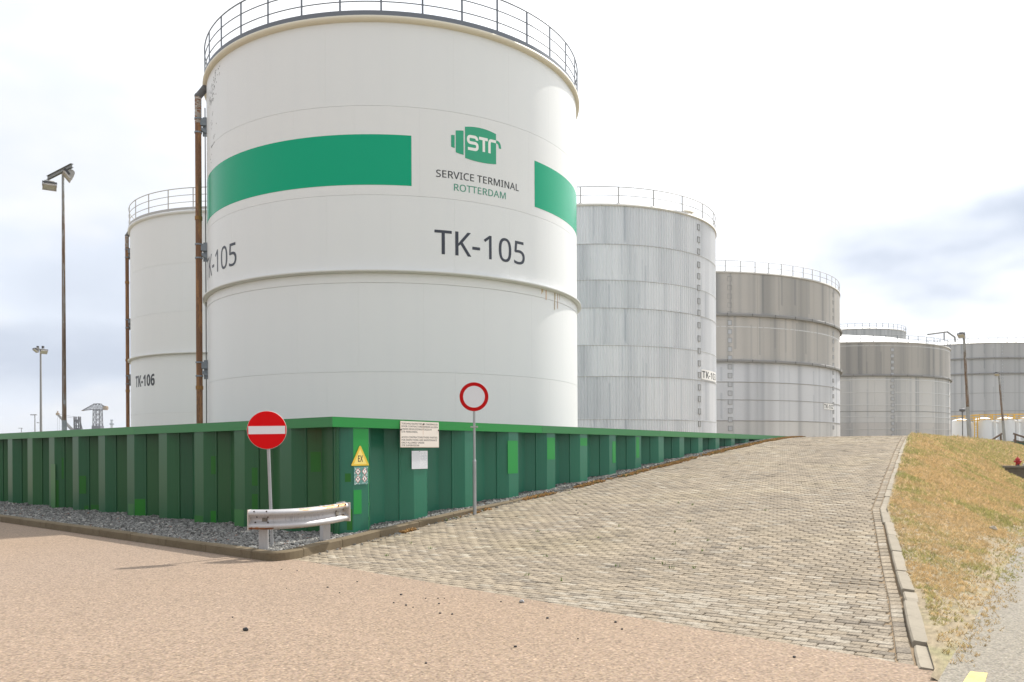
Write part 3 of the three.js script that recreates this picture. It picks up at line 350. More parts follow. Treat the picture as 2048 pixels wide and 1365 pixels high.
// ---------------------------------------------------------------- crash barrier
{
  const t = thing('crash_barrier', 'short bent W-beam crash barrier with rust patches standing in the gravel at the wall corner', 'barrier');
  const curve = new THREE.CatmullRomCurve3([V(-3.73, 0.546, -11.76), V(-3.42, 0.549, -11.72), V(-3.06, 0.556, -11.88), V(-2.79, 0.566, -12.26), V(-2.585, 0.582, -12.74)]);
  const prof = [[0.152, -0.004], [0.146, 0.03], [0.132, 0.062], [0.112, 0.078], [0.088, 0.08], [0.066, 0.068], [0.046, 0.035], [0.026, 0.008], [0, 0.004], [-0.026, 0.008], [-0.046, 0.035], [-0.066, 0.068], [-0.088, 0.08], [-0.112, 0.078], [-0.132, 0.062], [-0.146, 0.03], [-0.152, -0.004]];
  const beam = (u0, u1, n, lift) => { const P = [], U = [], I = [], m = prof.length; for (let i = 0; i <= n; i++) { const u = lerp(u0, u1, i / n), p = curve.getPointAt(u), tg = curve.getTangentAt(u), nz = V(-tg.z, 0, tg.x).normalize(); if (nz.z < 0) nz.negate(); for (let j = 0; j < m; j++) { const h = prof[j][0] * 0.94, d = prof[j][1] + lift; P.push(p.x + nz.x * d, p.y + h, p.z + nz.z * d); U.push(u, 0.5 + prof[j][0] / 0.31); } for (let j = 0; j < m; j++) { const h = prof[j][0] * 0.94, d = prof[j][1] + lift - 0.004; P.push(p.x + nz.x * d, p.y + h, p.z + nz.z * d); U.push(u, 0.5 + prof[j][0] / 0.31); } }
    const st = 2 * m; for (let i = 0; i < n; i++) for (let j = 0; j < m - 1; j++) for (const [k, f] of [[0, 0], [m, 1]]) { const a = i * st + k + j, b = a + 1, c = a + st, d = c + 1; if (f) I.push(a, b, c, b, d, c); else I.push(a, c, b, b, c, d); } const g = new THREE.BufferGeometry(); g.setAttribute('position', new THREE.Float32BufferAttribute(P, 3)); g.setAttribute('uv', new THREE.Float32BufferAttribute(U, 2)); g.setIndex(I); g.computeVertexNormals(); return g; };
  const tex = canvas(1024, 256, (c, w, h) => { c.fillStyle = '#b9b7b8'; c.fillRect(0, 0, w, h); const q = rng(31); for (let i = 0; i < 900; i++) { c.fillStyle = q() < 0.5 ? `rgba(255,255,255,${0.1 * q()})` : `rgba(70,70,80,${0.1 * q()})`; c.fillRect(q() * w, q() * h, 1 + q() * 3, 8 + q() * 40); }
    // scraped bare steel and rust along the upper fold, streaks in the valley
    c.fillStyle = '#b98d5e'; const blob = (x, y, W, H, col, n) => { for (let i = 0; i < n; i++) { c.fillStyle = col[Math.floor(q() * col.length)]; c.beginPath(); c.ellipse(x + (q() - 0.5) * W, y + (q() - 0.5) * H, 6 + q() * 26, 2 + q() * 7, 0, 0, 7); c.fill(); } };
    blob(800, 24, 360, 26, ['#b98a58', '#c49a68', '#a97a4a'], 130); blob(520, 20, 240, 24, ['#b9977050', '#c9ab8450', '#a5825860'], 60); blob(970, 130, 70, 220, ['#a58a6a55', '#96785560'], 30); blob(90, 236, 200, 22, ['#8d5a35', '#7a4526', '#a06a42'], 46); blob(540, 250, 900, 10, ['#a5866466', '#94744e66'], 70);
    c.fillStyle = 'rgba(245,242,238,0.9)'; c.save(); c.translate(820, 6); c.rotate(0.35); c.fillRect(0, 0, 44, 7); c.restore(); c.save(); c.translate(560, 10); c.rotate(0.1); c.fillRect(0, 0, 130, 6); c.restore(); c.fillRect(700, 226, 240, 6); c.save(); c.translate(420, 196); c.rotate(0.15); c.fillRect(0, 0, 150, 3); c.restore();
    for (let i = 0; i < 60; i++) { c.fillStyle = `rgba(60,60,75,${0.12 + 0.18 * q()})`; c.fillRect(300 + q() * 430, 96 + q() * 20, 2 + q() * 3, 20 + q() * 40); } for (let i = 0; i < 300; i++) { c.fillStyle = `rgba(110,80,50,${0.2 * q()})`; c.fillRect(q() * w, 60 + q() * 10, 1 + q() * 2, 6 + q() * 18); } });
  const bm = new THREE.MeshStandardMaterial({ map: tex, roughness: 0.5, metalness: 0.3, side: THREE.DoubleSide });
  mesh('guard_rail', beam(0.17, 1, 40, 0), bm, t); mesh('guard_rail_001', beam(0, 0.2, 10, 0.0055), bm, t);
  const endPlate = (u, name) => { const p = curve.getPointAt(u), tg = curve.getTangentAt(u); const m = mesh(name, box(0.012, 0.29, 0.11), mat(0.62, 0.56, 0.5, { roughness: 0.6, metalness: 0.1, map: rep(concreteTex, 2) }), t); const nz = V(-tg.z, 0, tg.x).normalize(); if (nz.z < 0) nz.negate(); m.position.copy(p).addScaledVector(nz, 0.035).addScaledVector(tg, u ? 0.006 : -0.006); m.rotation.y = Math.atan2(-tg.z, tg.x); return m; };
  endPlate(0, 'end_plate'); endPlate(1, 'end_plate_001');
  { const g = []; for (const [u, dy] of [[0.055, 0.122], [0.155, 0.122], [0.055, -0.036], [0.16, -0.036], [0.07, 0.04], [0.16, 0.04], [0.83, 0.122], [0.94, 0.124], [0.83, -0.03], [0.93, -0.03], [0.82, 0.04], [0.93, 0.045]]) { const p = curve.getPointAt(u), tg = curve.getTangentAt(u), nz = V(-tg.z, 0, tg.x).normalize(); if (nz.z < 0) nz.negate(); const z = Math.abs(dy) > 0.1 ? 0.068 : 0.035; const q = p.clone().addScaledVector(nz, z + 0.01); g.push(new THREE.SphereGeometry(0.012, 8, 6).translate(q.x, p.y + dy, q.z)); } mesh('bolt', join(g), mat(0.09, 0.07, 0.06, { roughness: 0.6, metalness: 0.4 }), t); }
  const refl = (u, name, col) => { const p = curve.getPointAt(u), tg = curve.getTangentAt(u), nz = V(-tg.z, 0, tg.x).normalize(); if (nz.z < 0) nz.negate(); const m = mesh(name, join([box(0.075, 0.05, 0.014), box(0.018, 0.03, 0.018, -0.018), box(0.018, 0.03, 0.018, 0.018)]), mat(...col, { roughness: 0.5 }), t); m.position.copy(p).addScaledVector(nz, 0.018); m.rotation.y = Math.atan2(-tg.z, tg.x); };
  refl(0.13, 'reflector', [0.16, 0.14, 0.12]); refl(0.86, 'reflector_001', [0.38, 0.35, 0.3]);
  { const g = []; for (let k = 0; k < 8; k++) { const u = 0.86 + 0.02 * k, p = curve.getPointAt(Math.min(1, u)), p2 = curve.getPointAt(Math.min(1, u + 0.02)); if (u >= 1) break; g.push(bar([p.x - 0.02, p.y + 0.145, p.z - 0.1], [p2.x - 0.02, p2.y + 0.15, p2.z - 0.1], 0.006, 0.02)); } if (g.length) mesh('back_strap', join(g), mat(0.3, 0.3, 0.31, { roughness: 0.5, metalness: 0.4 }), t); }
  const post = (x, z, h, yaw, name) => { const sh = [[-0.06, 0.05], [0.06, 0.05], [0.06, -0.05], [0.045, -0.05], [0.052, 0.042], [-0.052, 0.042], [-0.045, -0.05], [-0.06, -0.05]]; const g = join([box(0.125, h, 0.006, 0, h / 2, 0.05), box(0.006, h, 0.095, -0.06, h / 2, 0.0), box(0.006, h, 0.095, 0.06, h / 2, 0), box(0.03, h, 0.006, -0.045, h / 2, -0.05), box(0.03, h, 0.006, 0.045, h / 2, -0.05)]); void sh; const m = mesh(name, g, galvDull, t); m.position.set(x, 0, z); m.rotation.y = yaw; };
  post(-3.58, -11.86, 0.62, 0.2, 'post'); post(-2.9, -12.76, 0.68, 0.75, 'post_001');
}

// ---------------------------------------------------------------- storage tanks
function curvedPanel(R, th, a0, a1, y0, y1, n = 6) { // a piece of cladding bent to radius R; angle 0 faces +z, positive towards +x
  const P = [], N = [], U = [], I = []; const ring = (r, y, nr) => { const s = P.length / 3; for (let i = 0; i <= n; i++) { const a = lerp(a0, a1, i / n), x = Math.sin(a), z = Math.cos(a); P.push(x * r, y, z * r); N.push(...nr(x, z)); U.push(a * R, y); } return s; };
  const strip = (a, b) => { for (let i = 0; i < n; i++) I.push(a + i, a + i + 1, b + i, a + i + 1, b + i + 1, b + i); };
  const out = (x, z) => [x, 0, z], up = () => [0, 1, 0], dn = () => [0, -1, 0];
  strip(ring(R, y0, out), ring(R, y1, out)); strip(ring(R, y1, up), ring(R - th, y1, up)); strip(ring(R - th, y0, dn), ring(R, y0, dn));
  for (const [a, s] of [[a0, -1], [a1, 1]]) { const k = P.length / 3, x = Math.sin(a), z = Math.cos(a); for (const [r, y] of [[R, y0], [R - th, y0], [R - th, y1], [R, y1]]) { P.push(x * r, y, z * r); N.push(s * z, 0, -s * x); U.push(r, y); } if (s < 0) I.push(k, k + 2, k + 1, k, k + 3, k + 2); else I.push(k, k + 1, k + 2, k, k + 2, k + 3); }
  const g = new THREE.BufferGeometry(); g.setAttribute('position', new THREE.Float32BufferAttribute(P, 3)); g.setAttribute('normal', new THREE.Float32BufferAttribute(N, 3)); g.setAttribute('uv', new THREE.Float32BufferAttribute(U, 2)); g.setIndex(I); return g;
}
function decal(R, a0, a1, y0, y1, n = 24) { // flat print bent round the shell, uv 0..1
  const P = [], N = [], U = [], I = []; for (let i = 0; i <= n; i++) { const u = i / n, a = lerp(a0, a1, u); for (const [y, v] of [[y0, 0], [y1, 1]]) { P.push(Math.sin(a) * R, y, Math.cos(a) * R); N.push(Math.sin(a), 0, Math.cos(a)); U.push(u, v); } if (i) { const k = (i - 1) * 2; I.push(k, k + 2, k + 1, k + 2, k + 3, k + 1); } }
  const g = new THREE.BufferGeometry(); g.setAttribute('position', new THREE.Float32BufferAttribute(P, 3)); g.setAttribute('normal', new THREE.Float32BufferAttribute(N, 3)); g.setAttribute('uv', new THREE.Float32BufferAttribute(U, 2)); g.setIndex(I); return g;
}
const ringAt = (R, pts, n = 128) => lathe(pts.map(([r, y]) => [R + r, y]), n);
function tubeRing(R, y, r, a0 = 0, a1 = Math.PI * 2, n = 144, m = 6) { const g = new THREE.TorusGeometry(R, r, m, n, a1 - a0); g.rotateX(-Math.PI / 2); g.rotateY(a0); return g.translate(0, y, 0); }
function railing(parent, R, y, h, posts, a0, rails, steel, pr, toe) { // a round railing: top rail carrying posts, lower rails and toe board
  const top = mesh('railing', tubeRing(R, y + h, pr * 0.8), steel, parent);
  const pg = join([box(pr * 2, h, pr * 1.1, 0, y + h / 2, 0), box(pr * 4.5, 0.05, pr * 2, 0, y + 0.02, 0)]);
  for (let k = 0; k < posts; k++) { const a = a0 + k * 2 * Math.PI / posts, m = mesh(k ? `railing_post_${String(k).padStart(3, '0')}` : 'railing_post', pg, steel, top); m.position.set(Math.sin(a) * (R + 0.0), 0, Math.cos(a) * R); m.rotation.y = a; }
  rails.forEach((f, k) => mesh(k ? `middle_rail_00${k}` : 'middle_rail', tubeRing(R, y + h * f, pr * 0.62), steel, top));
  if (toe) mesh('toe_board', ringAt(R, [[0.035, 0.0], [0.035, toe], [0.028, toe], [0.028, 0.0], [0.035, 0]]).translate(0, y, 0), steel, top);
  return top;
}
const stained = (seed, W, H, list, grain = 0.02) => { // smooth-edged run-off stains with ragged ends; each: [count, sigma0, sigma1, strength, shortest length, tint rgb]
  const dk = new Float32Array(W * H * 3), q = rng(seed), nz = tileNoise(64, seed + 1);
  for (const [n, s0, s1, st, len, tint] of list) for (let i = 0; i < n; i++) { const cx = q() * W, sg = s0 + q() * q() * (s1 - s0), amp = st * (0.25 + 0.75 * q()), l = H * (len + (1 - len) * q()), y0 = len > 1 || q() < 0.65 ? 0 : q() * H * 0.6, x0 = Math.floor(cx - sg * 2.5), x1 = Math.ceil(cx + sg * 2.5); for (let x = x0; x <= x1; x++) { const xx = (x % W + W) % W, g = Math.exp(-0.5 * ((x - cx) / sg) ** 2) * amp, end = y0 + l * (0.8 + 0.4 * nz(xx / W, i * 0.137)), y1 = Math.min(H, end); for (let y = Math.floor(y0); y < y1; y++) { const k = ((H - 1 - y) * W + xx) * 3; for (let c = 0; c < 3; c++) dk[k + c] += g * (1 - tint[c]); } } }
  const d = new Uint8Array(W * H * 4); for (let i = 0; i < W * H; i++) { const g = 1 + grain * (q() - 0.5); for (let c = 0; c < 3; c++) d[i * 4 + c] = clamp(Math.round(255 * g * Math.exp(-dk[i * 3 + c])), 0, 255); d[i * 4 + 3] = 255; }
  const t = new THREE.DataTexture(d, W, H); t.colorSpace = THREE.SRGBColorSpace; t.wrapS = t.wrapT = THREE.RepeatWrapping; t.magFilter = THREE.LinearFilter; t.needsUpdate = true; return t; };
const whiteTex = stained(3, 1024, 512, [[30, 14, 60, 0.008, 2.5, [0.1, 0.15, 0.3]], [30, 1.5, 5, 0.006, 2.5, [0, 0.1, 0.3]]]);
const whitePaint = new THREE.MeshPhysicalMaterial({ color: new THREE.Color().setRGB(0.80, 0.81, 0.805), map: rep(whiteTex, 1 / 11, 1 / 5), roughness: 0.42 });
const whitePaint2 = new THREE.MeshPhysicalMaterial({ color: new THREE.Color().setRGB(0.795, 0.81, 0.81), map: rep(whiteTex, 1 / 13, 1 / 4.1), roughness: 0.42 });
const gapMat = mat(0.66, 0.655, 0.63, { roughness: 0.8 });
const creamPaint = mat(0.74, 0.685, 0.56, { roughness: 0.55 });
const railSteel = mat(0.17, 0.185, 0.21, { roughness: 0.5, metalness: 0.4 }), railLight = mat(0.46, 0.45, 0.44, { roughness: 0.55, metalness: 0.2 });
const rustTex = noiseTex(256, (() => { const a = tileNoise(9, 91), b = tileNoise(40, 92); return (x, y, r) => { const u = x / 256, v = y / 256, k = a(u, v * 0.5) * 0.6 + b(u, v) * 0.4, e = sstep(k, 0.35, 0.62); const j = 0.75 + 0.5 * r(); return [lerp(0.32, 0.2, e) * j, lerp(0.165, 0.1, e) * j, lerp(0.07, 0.05, e) * j]; }; })(), 93);
const rust = new THREE.MeshStandardMaterial({ map: rep(rustTex, 1, 4), roughness: 0.85 });
const peel = new THREE.MeshStandardMaterial({ map: canvas(128, 512, (c, w, h) => { c.fillStyle = '#9b948c'; c.fillRect(0, 0, w, h); const q = rng(19); for (let i = 0; i < 240; i++) { c.fillStyle = ['#7b4a2c', '#8a5a38', '#c9c5bf', '#b7b0a8'][Math.floor(q() * 4)]; c.beginPath(); c.ellipse(q() * w, q() * h, 3 + q() * 14, 2 + q() * 8, 0.5, 0, 7); c.fill(); } }), roughness: 0.8 });
const galvBlue = mat(0.23, 0.26, 0.29, { roughness: 0.5, metalness: 0.4 });

function paintedTank(name, label, cx, cd, R, f) {
  const t = thing(name, label, 'storage tank', [cx, 0, -cd], undefined);
  mesh('shell', new THREE.CylinderGeometry(R - 0.014, R - 0.014, f.rim, 144, 1, true).translate(0, f.rim / 2, 0), gapMat, t);
  const n = f.panels, da = 2 * Math.PI / n; let c = 0;
  f.courses.forEach(([y0, y1, lift, shift], k) => { const g = curvedPanel(R + (lift || 0), 0.012, 0.0007 / R, da - 0.0007 / R, y0 + 0.0035, y1 - 0.0035, f.seg); for (let i = 0; i < n; i++) { const m = mesh(c ? `cladding_panel_${String(c).padStart(3, '0')}` : 'cladding_panel', g, k % 2 ? whitePaint2 : whitePaint, t); m.rotation.y = f.a0 * RAD + (i + (shift || 0)) * da; c++; } });
  mesh('wind_girder', ringAt(R, [[-0.01, f.girder - 0.012], [0.145, f.girder - 0.012], [0.15, f.girder + 0.06], [0.14, f.girder + 0.062], [0.132, f.girder + 0.004], [0, f.girder + 0.004]], 160), whitePaint, t);
  { const gus = []; for (let i = 0; i < 60; i++) { const g = box(0.008, 0.05, 0.12, 0, f.girder + 0.028, R + 0.07); g.rotateY(i * 6 * RAD); gus.push(g); } mesh('girder_gussets', join(gus), whitePaint, t).userData.kind = 'stuff'; }
  mesh('rim', ringAt(R, [[-0.01, f.rim - 0.14], [0.06, f.rim - 0.135], [0.115, f.rim - 0.1], [0.125, f.rim - 0.04], [0.12, f.rim], [-0.2, f.rim + 0.01]], 160), f.rimMat, t);
  mesh('roof', lathe([[R - 0.1, f.rim], [R * 0.5, f.rim + R * 0.06], [0, f.rim + R * 0.09]], 96), whitePaint, t);
  railing(t, R + 0.05, f.rim + 0.02, 1.1, f.posts, f.postA * RAD, [0.36, 0.68], f.railMat, f.pr, 0.13);
  return t;
}
const textCanvas = (txt, w, h, font, color, bold) => canvas(w, h, (c) => { c.clearRect(0, 0, w, h); c.fillStyle = color; c.font = font; c.textBaseline = 'alphabetic'; const m = c.measureText(txt), hh = m.actualBoundingBoxAscent + m.actualBoundingBoxDescent; c.save(); c.translate(-m.actualBoundingBoxLeft * 0, 0); c.scale((w - 8) / (m.actualBoundingBoxRight + m.actualBoundingBoxLeft), (h - 8) / hh); c.translate(m.actualBoundingBoxLeft + 3, m.actualBoundingBoxAscent + 3); c.fillText(txt, 0, 0); if (bold) { c.strokeStyle = color; c.lineWidth = bold; c.strokeText(txt, 0, 0); } c.restore(); });
const printMat = (tex, o = {}) => new THREE.MeshStandardMaterial({ map: tex, transparent: true, alphaTest: 0.02, roughness: 0.4, ...o });
const letterMat = (txt, w, h, font, color, bold) => printMat(textCanvas(txt, w, h, font, color, bold));

const TK_R = 6.44;
const big = paintedTank('storage_tank', 'large white tank with a green band and the number TK-105 behind the wall corner', -4.09, 29.72, TK_R, { rim: 13.79, panels: 22, seg: 9, a0: -10.2, girder: 6.575, posts: 35, postA: 4.1, railMat: railSteel, pr: 0.026, rimMat: creamPaint,
  courses: [[0, 3.77, 0, 0], [3.77, 6.29, 0, 0.5], [6.29, 6.56, 0.008, 0], [6.58, 8.77, 0, 0], [8.77, 11.29, 0, 0.45], [11.29, 13.66, 0, 0]] });
{
  const green = new THREE.MeshPhysicalMaterial({ color: new THREE.Color().setRGB(0.001, 0.38, 0.205), roughness: 0.26, specularIntensity: 0.35 });
  mesh('green_band', decal(TK_R + 0.003, 48.55 * RAD, 371.45 * RAD, 9.05, 10.48, 160), green, big);
  const tk = letterMat('TK-105', 1024, 256, '240px sans-serif', '#343a46');
  mesh('tank_number', decal(TK_R + 0.004, 17.1 * RAD, 44.5 * RAD, 7.15, 7.88), tk, big); mesh('tank_number_001', decal(TK_R + 0.004, -67.7 * RAD, -40.3 * RAD, 7.15, 7.88), tk, big);
  const service = letterMat('SERVICE TERMINAL', 1024, 96, '90px sans-serif', '#2a2d33'), town = letterMat('ROTTERDAM', 768, 96, '90px sans-serif', '#4d9c84');
  mesh('lettering', decal(TK_R + 0.004, 17.6 * RAD, 42.4 * RAD, 9.36, 9.585), service, big); mesh('lettering_001', decal(TK_R + 0.004, 22.3 * RAD, 37.8 * RAD, 9.02, 9.235), town, big);
  // emblem: two bars and a barrel with the letters S T r, the hook of the r running out of it
  const logo = printMat(canvas(1024, 640, (c, w, h) => { const A0 = 21.4, A1 = 36.5, Y0 = 9.93, Y1 = 11.02, X = (a) => (a - A0) / (A1 - A0) * w, Y = (y) => (Y1 - y) / (Y1 - Y0) * h; c.clearRect(0, 0, w, h); c.fillStyle = '#28a37c';
    c.beginPath(); c.moveTo(X(21.7), Y(10.62)); c.lineTo(X(22.65), Y(10.63)); c.lineTo(X(22.65), Y(10.26)); c.lineTo(X(21.7), Y(10.28)); c.fill();
    c.beginPath(); c.moveTo(X(22.95), Y(10.77)); c.quadraticCurveTo(X(24), Y(10.79), X(25.1), Y(10.80)); c.lineTo(X(25.1), Y(10.1)); c.quadraticCurveTo(X(24), Y(10.11), X(22.95), Y(10.14)); c.fill();
    c.beginPath(); c.moveTo(X(25.5), Y(10.92)); c.quadraticCurveTo(X(30), Y(11.03), X(34.65), Y(10.9)); c.lineTo(X(34.65), Y(10.01)); c.quadraticCurveTo(X(30), Y(9.92), X(25.5), Y(10.02)); c.fill();
    const lw = 50; c.lineWidth = lw; c.lineJoin = 'round'; c.lineCap = 'butt';
    const st = (pts, col) => { c.strokeStyle = col; c.beginPath(); pts.forEach((p, i) => (p.length === 2 ? (i ? c.lineTo(X(p[0]), Y(p[1])) : c.moveTo(X(p[0]), Y(p[1]))) : c.quadraticCurveTo(X(p[0]), Y(p[1]), X(p[2]), Y(p[3])))); c.stroke(); };
    const hook = [[32.6, 10.29], [32.6, 10.56], [32.6, 10.67, 33.2, 10.67], [34.9, 10.67], [35.85, 10.67, 35.9, 10.5]];
    st(hook, '#28a37c'); c.save(); c.beginPath(); c.rect(0, 0, X(34.66), h); c.clip(); st(hook, '#f2f2ee'); c.restore();
    st([[28.9, 10.58], [28.9, 10.67, 28.2, 10.67], [27.1, 10.67], [26.4, 10.67, 26.4, 10.58], [26.4, 10.49, 27.1, 10.49], [28.3, 10.49], [29.0, 10.49, 29.0, 10.4], [29.0, 10.31, 28.2, 10.31], [26.3, 10.31]], '#f2f2ee');
    st([[29.5, 10.67], [32.1, 10.67]], '#f2f2ee'); st([[30.9, 10.67], [30.9, 10.29]], '#f2f2ee'); }));
  mesh('emblem', decal(TK_R + 0.004, 21.4 * RAD, 36.5 * RAD, 9.93, 11.02), logo, big);
  // scuffs on the upper left of the shell
  const scuff = printMat(canvas(512, 512, (c, w, h) => { c.clearRect(0, 0, w, h); const q = rng(67); c.fillStyle = '#4a4a48'; c.strokeStyle = '#5a5a58'; const path = [[40, 130], [90, 110], [140, 70], [200, 40]]; for (let i = 0; i < 70; i++) { const k = q() * 2.99, j = Math.floor(k), x = lerp(path[j][0], path[j + 1][0], k - j) + (q() - 0.5) * 60, y = lerp(path[j][1], path[j + 1][1], k - j) + (q() - 0.5) * 90 + (q() < 0.4 ? q() * 330 : 0); c.lineWidth = 1 + q() * 1.5; if (q() < 0.35) { c.beginPath(); c.moveTo(x, y); c.lineTo(x + 6 + q() * 18, y - 4 - q() * 14); c.stroke(); } else c.fillRect(x, y, 2 + q() * 3, 2 + q() * 4); } }), { roughness: 0.7 });
  mesh('scuff_marks', decal(TK_R + 0.003, -62 * RAD, -34 * RAD, 10.4, 13.6), scuff, big);
  const runs = printMat(canvas(1024, 256, (c, w, h) => { c.clearRect(0, 0, w, h); const q = rng(71); for (let i = 0; i < 7; i++) { const x = w * (0.82 + 0.1 * q()), l = 20 + q() * q() * 200; c.fillStyle = `rgba(196,168,120,${0.03 + 0.08 * q() * q()})`; c.fillRect(x, 0, 1 + q() * 2.5, l); } }), { roughness: 0.6 });
  mesh('rust_runs', decal(TK_R + 0.011, -60 * RAD, 75 * RAD, 5.3, 6.56, 48), runs, big);
}
const second = paintedTank('storage_tank', 'white tank with the number TK-106 standing farther back on the left', -14.95, 47.71, TK_R, { rim: 13.68, panels: 22, seg: 8, a0: -6, girder: 6.5, posts: 28, postA: -8.4, railMat: railLight, pr: 0.03, rimMat: whitePaint,
  courses: [[0, 3.55, 0, 0], [3.55, 6.48, 0, 0.5], [6.51, 8.64, 0, 0], [8.64, 11.08, 0, 0.5], [11.08, 13.55, 0, 0]] });
mesh('tank_number', decal(TK_R + 0.004, -49.6 * RAD, -30.9 * RAD, 4.97, 5.58), letterMat('TK-106', 1024, 320, 'bold 260px sans-serif', '#3a3f46', 6), second);

// the rusty pipe up the side of a white tank, held by brackets
function standPipe(parent, ang, R, y1, gap, r, brackets, couplings, peelY) {
  const a = ang * RAD, x = Math.sin(a) * (R + gap), z = Math.cos(a) * (R + gap), ix = Math.sin(a), iz = Math.cos(a);
  const p = mesh('stand_pipe', cyl(r, r, peelY, 18, x, 0, z), rust, parent);
  mesh('peeling_section', cyl(r + 0.006, r + 0.006, y1 - peelY, 18, x, peelY, z), peel, p);
  mesh('elbow', join([rod([x, y1 - 0.02, z], [x - ix * gap, y1 + 0.36, z - iz * gap], r * 1.12, 16), new THREE.SphereGeometry(r * 1.14, 14, 10).translate(x, y1, z)]), mat(0.14, 0.14, 0.145, { roughness: 0.6 }), p);
  brackets.forEach((y, k) => { const g = join([cyl(r + 0.02, r + 0.02, 0.05, 18, x, y - 0.03, z), cyl(r + 0.02, r + 0.02, 0.05, 18, x, y - 0.48, z), bar([x, y - 0.1, z], [ix * R, y - 0.1, iz * R], 0.16, 0.22), bar([x - ix * 0.05, y - 0.3, z - iz * 0.05], [ix * R, y - 0.42, iz * R], 0.12, 0.1), bar([ix * (R + 0.02), y - 0.55, iz * (R + 0.02)], [ix * (R + 0.02), y + 0.08, iz * (R + 0.02)], 0.2, 0.04)]); mesh(k ? `bracket_00${k}` : 'bracket', g, galvBlue, p); });
  couplings.forEach((y, k) => mesh(k ? `coupling_00${k}` : 'coupling', cyl(r + 0.018, r + 0.018, 0.12, 18, x, y, z), mat(0.3, 0.16, 0.05, { roughness: 0.8 }), p));
  return p;
}
standPipe(big, -68.5, TK_R, 13.3, 0.26, 0.102, [12.55, 8.4, 4.5], [9.2, 3.6], 12.4);
mesh('cable_conduit', cyl(0.018, 0.018, 12.9, 8, Math.sin(-72 * RAD) * (TK_R + 0.05), 0.2, Math.cos(-72 * RAD) * (TK_R + 0.05)), mat(0.12, 0.12, 0.13), big);
standPipe(second, -72, TK_R, 13.55, 0.2, 0.095, [12.8, 8.9, 5.8], [10.9, 4.9, 6.6], 12.9);

// grey clad tanks
const hatchMat = mat(0.30, 0.30, 0.30, { roughness: 0.6 }), hatchPale = mat(0.5, 0.515, 0.54, { roughness: 0.45 });
function hatches(t, R, deg, ys, w, h, parent = t) { const g = join([box(w, 0.025, 0.05, 0, h / 2, 0.02), box(w, 0.02, 0.04, 0, -h / 2, 0.02), box(0.02, h, 0.04, -w / 2 + 0.01, 0, 0.02), box(0.02, h, 0.04, w / 2 - 0.01, 0, 0.02)]), lid = box(w - 0.03, h - 0.03, 0.02, 0, 0, 0.014); ys.forEach((y, k) => { const m = mesh(k || deg < 20 && t.userData.hc ? `inspection_hatch_${String((t.userData.hc || 0)).padStart(3, '0')}` : 'inspection_hatch', g, hatchMat, parent); t.userData.hc = (t.userData.hc || 0) + 1; m.position.set(Math.sin(deg * RAD) * R, y, Math.cos(deg * RAD) * R); m.rotation.y = deg * RAD; mesh('hatch_lid', lid, hatchPale, m); }); }
const alu = (tex, R, G, B, o = {}) => new THREE.MeshStandardMaterial({ color: new THREE.Color().setRGB(R, G, B), map: tex, roughness: 0.75, metalness: 0, ...o });
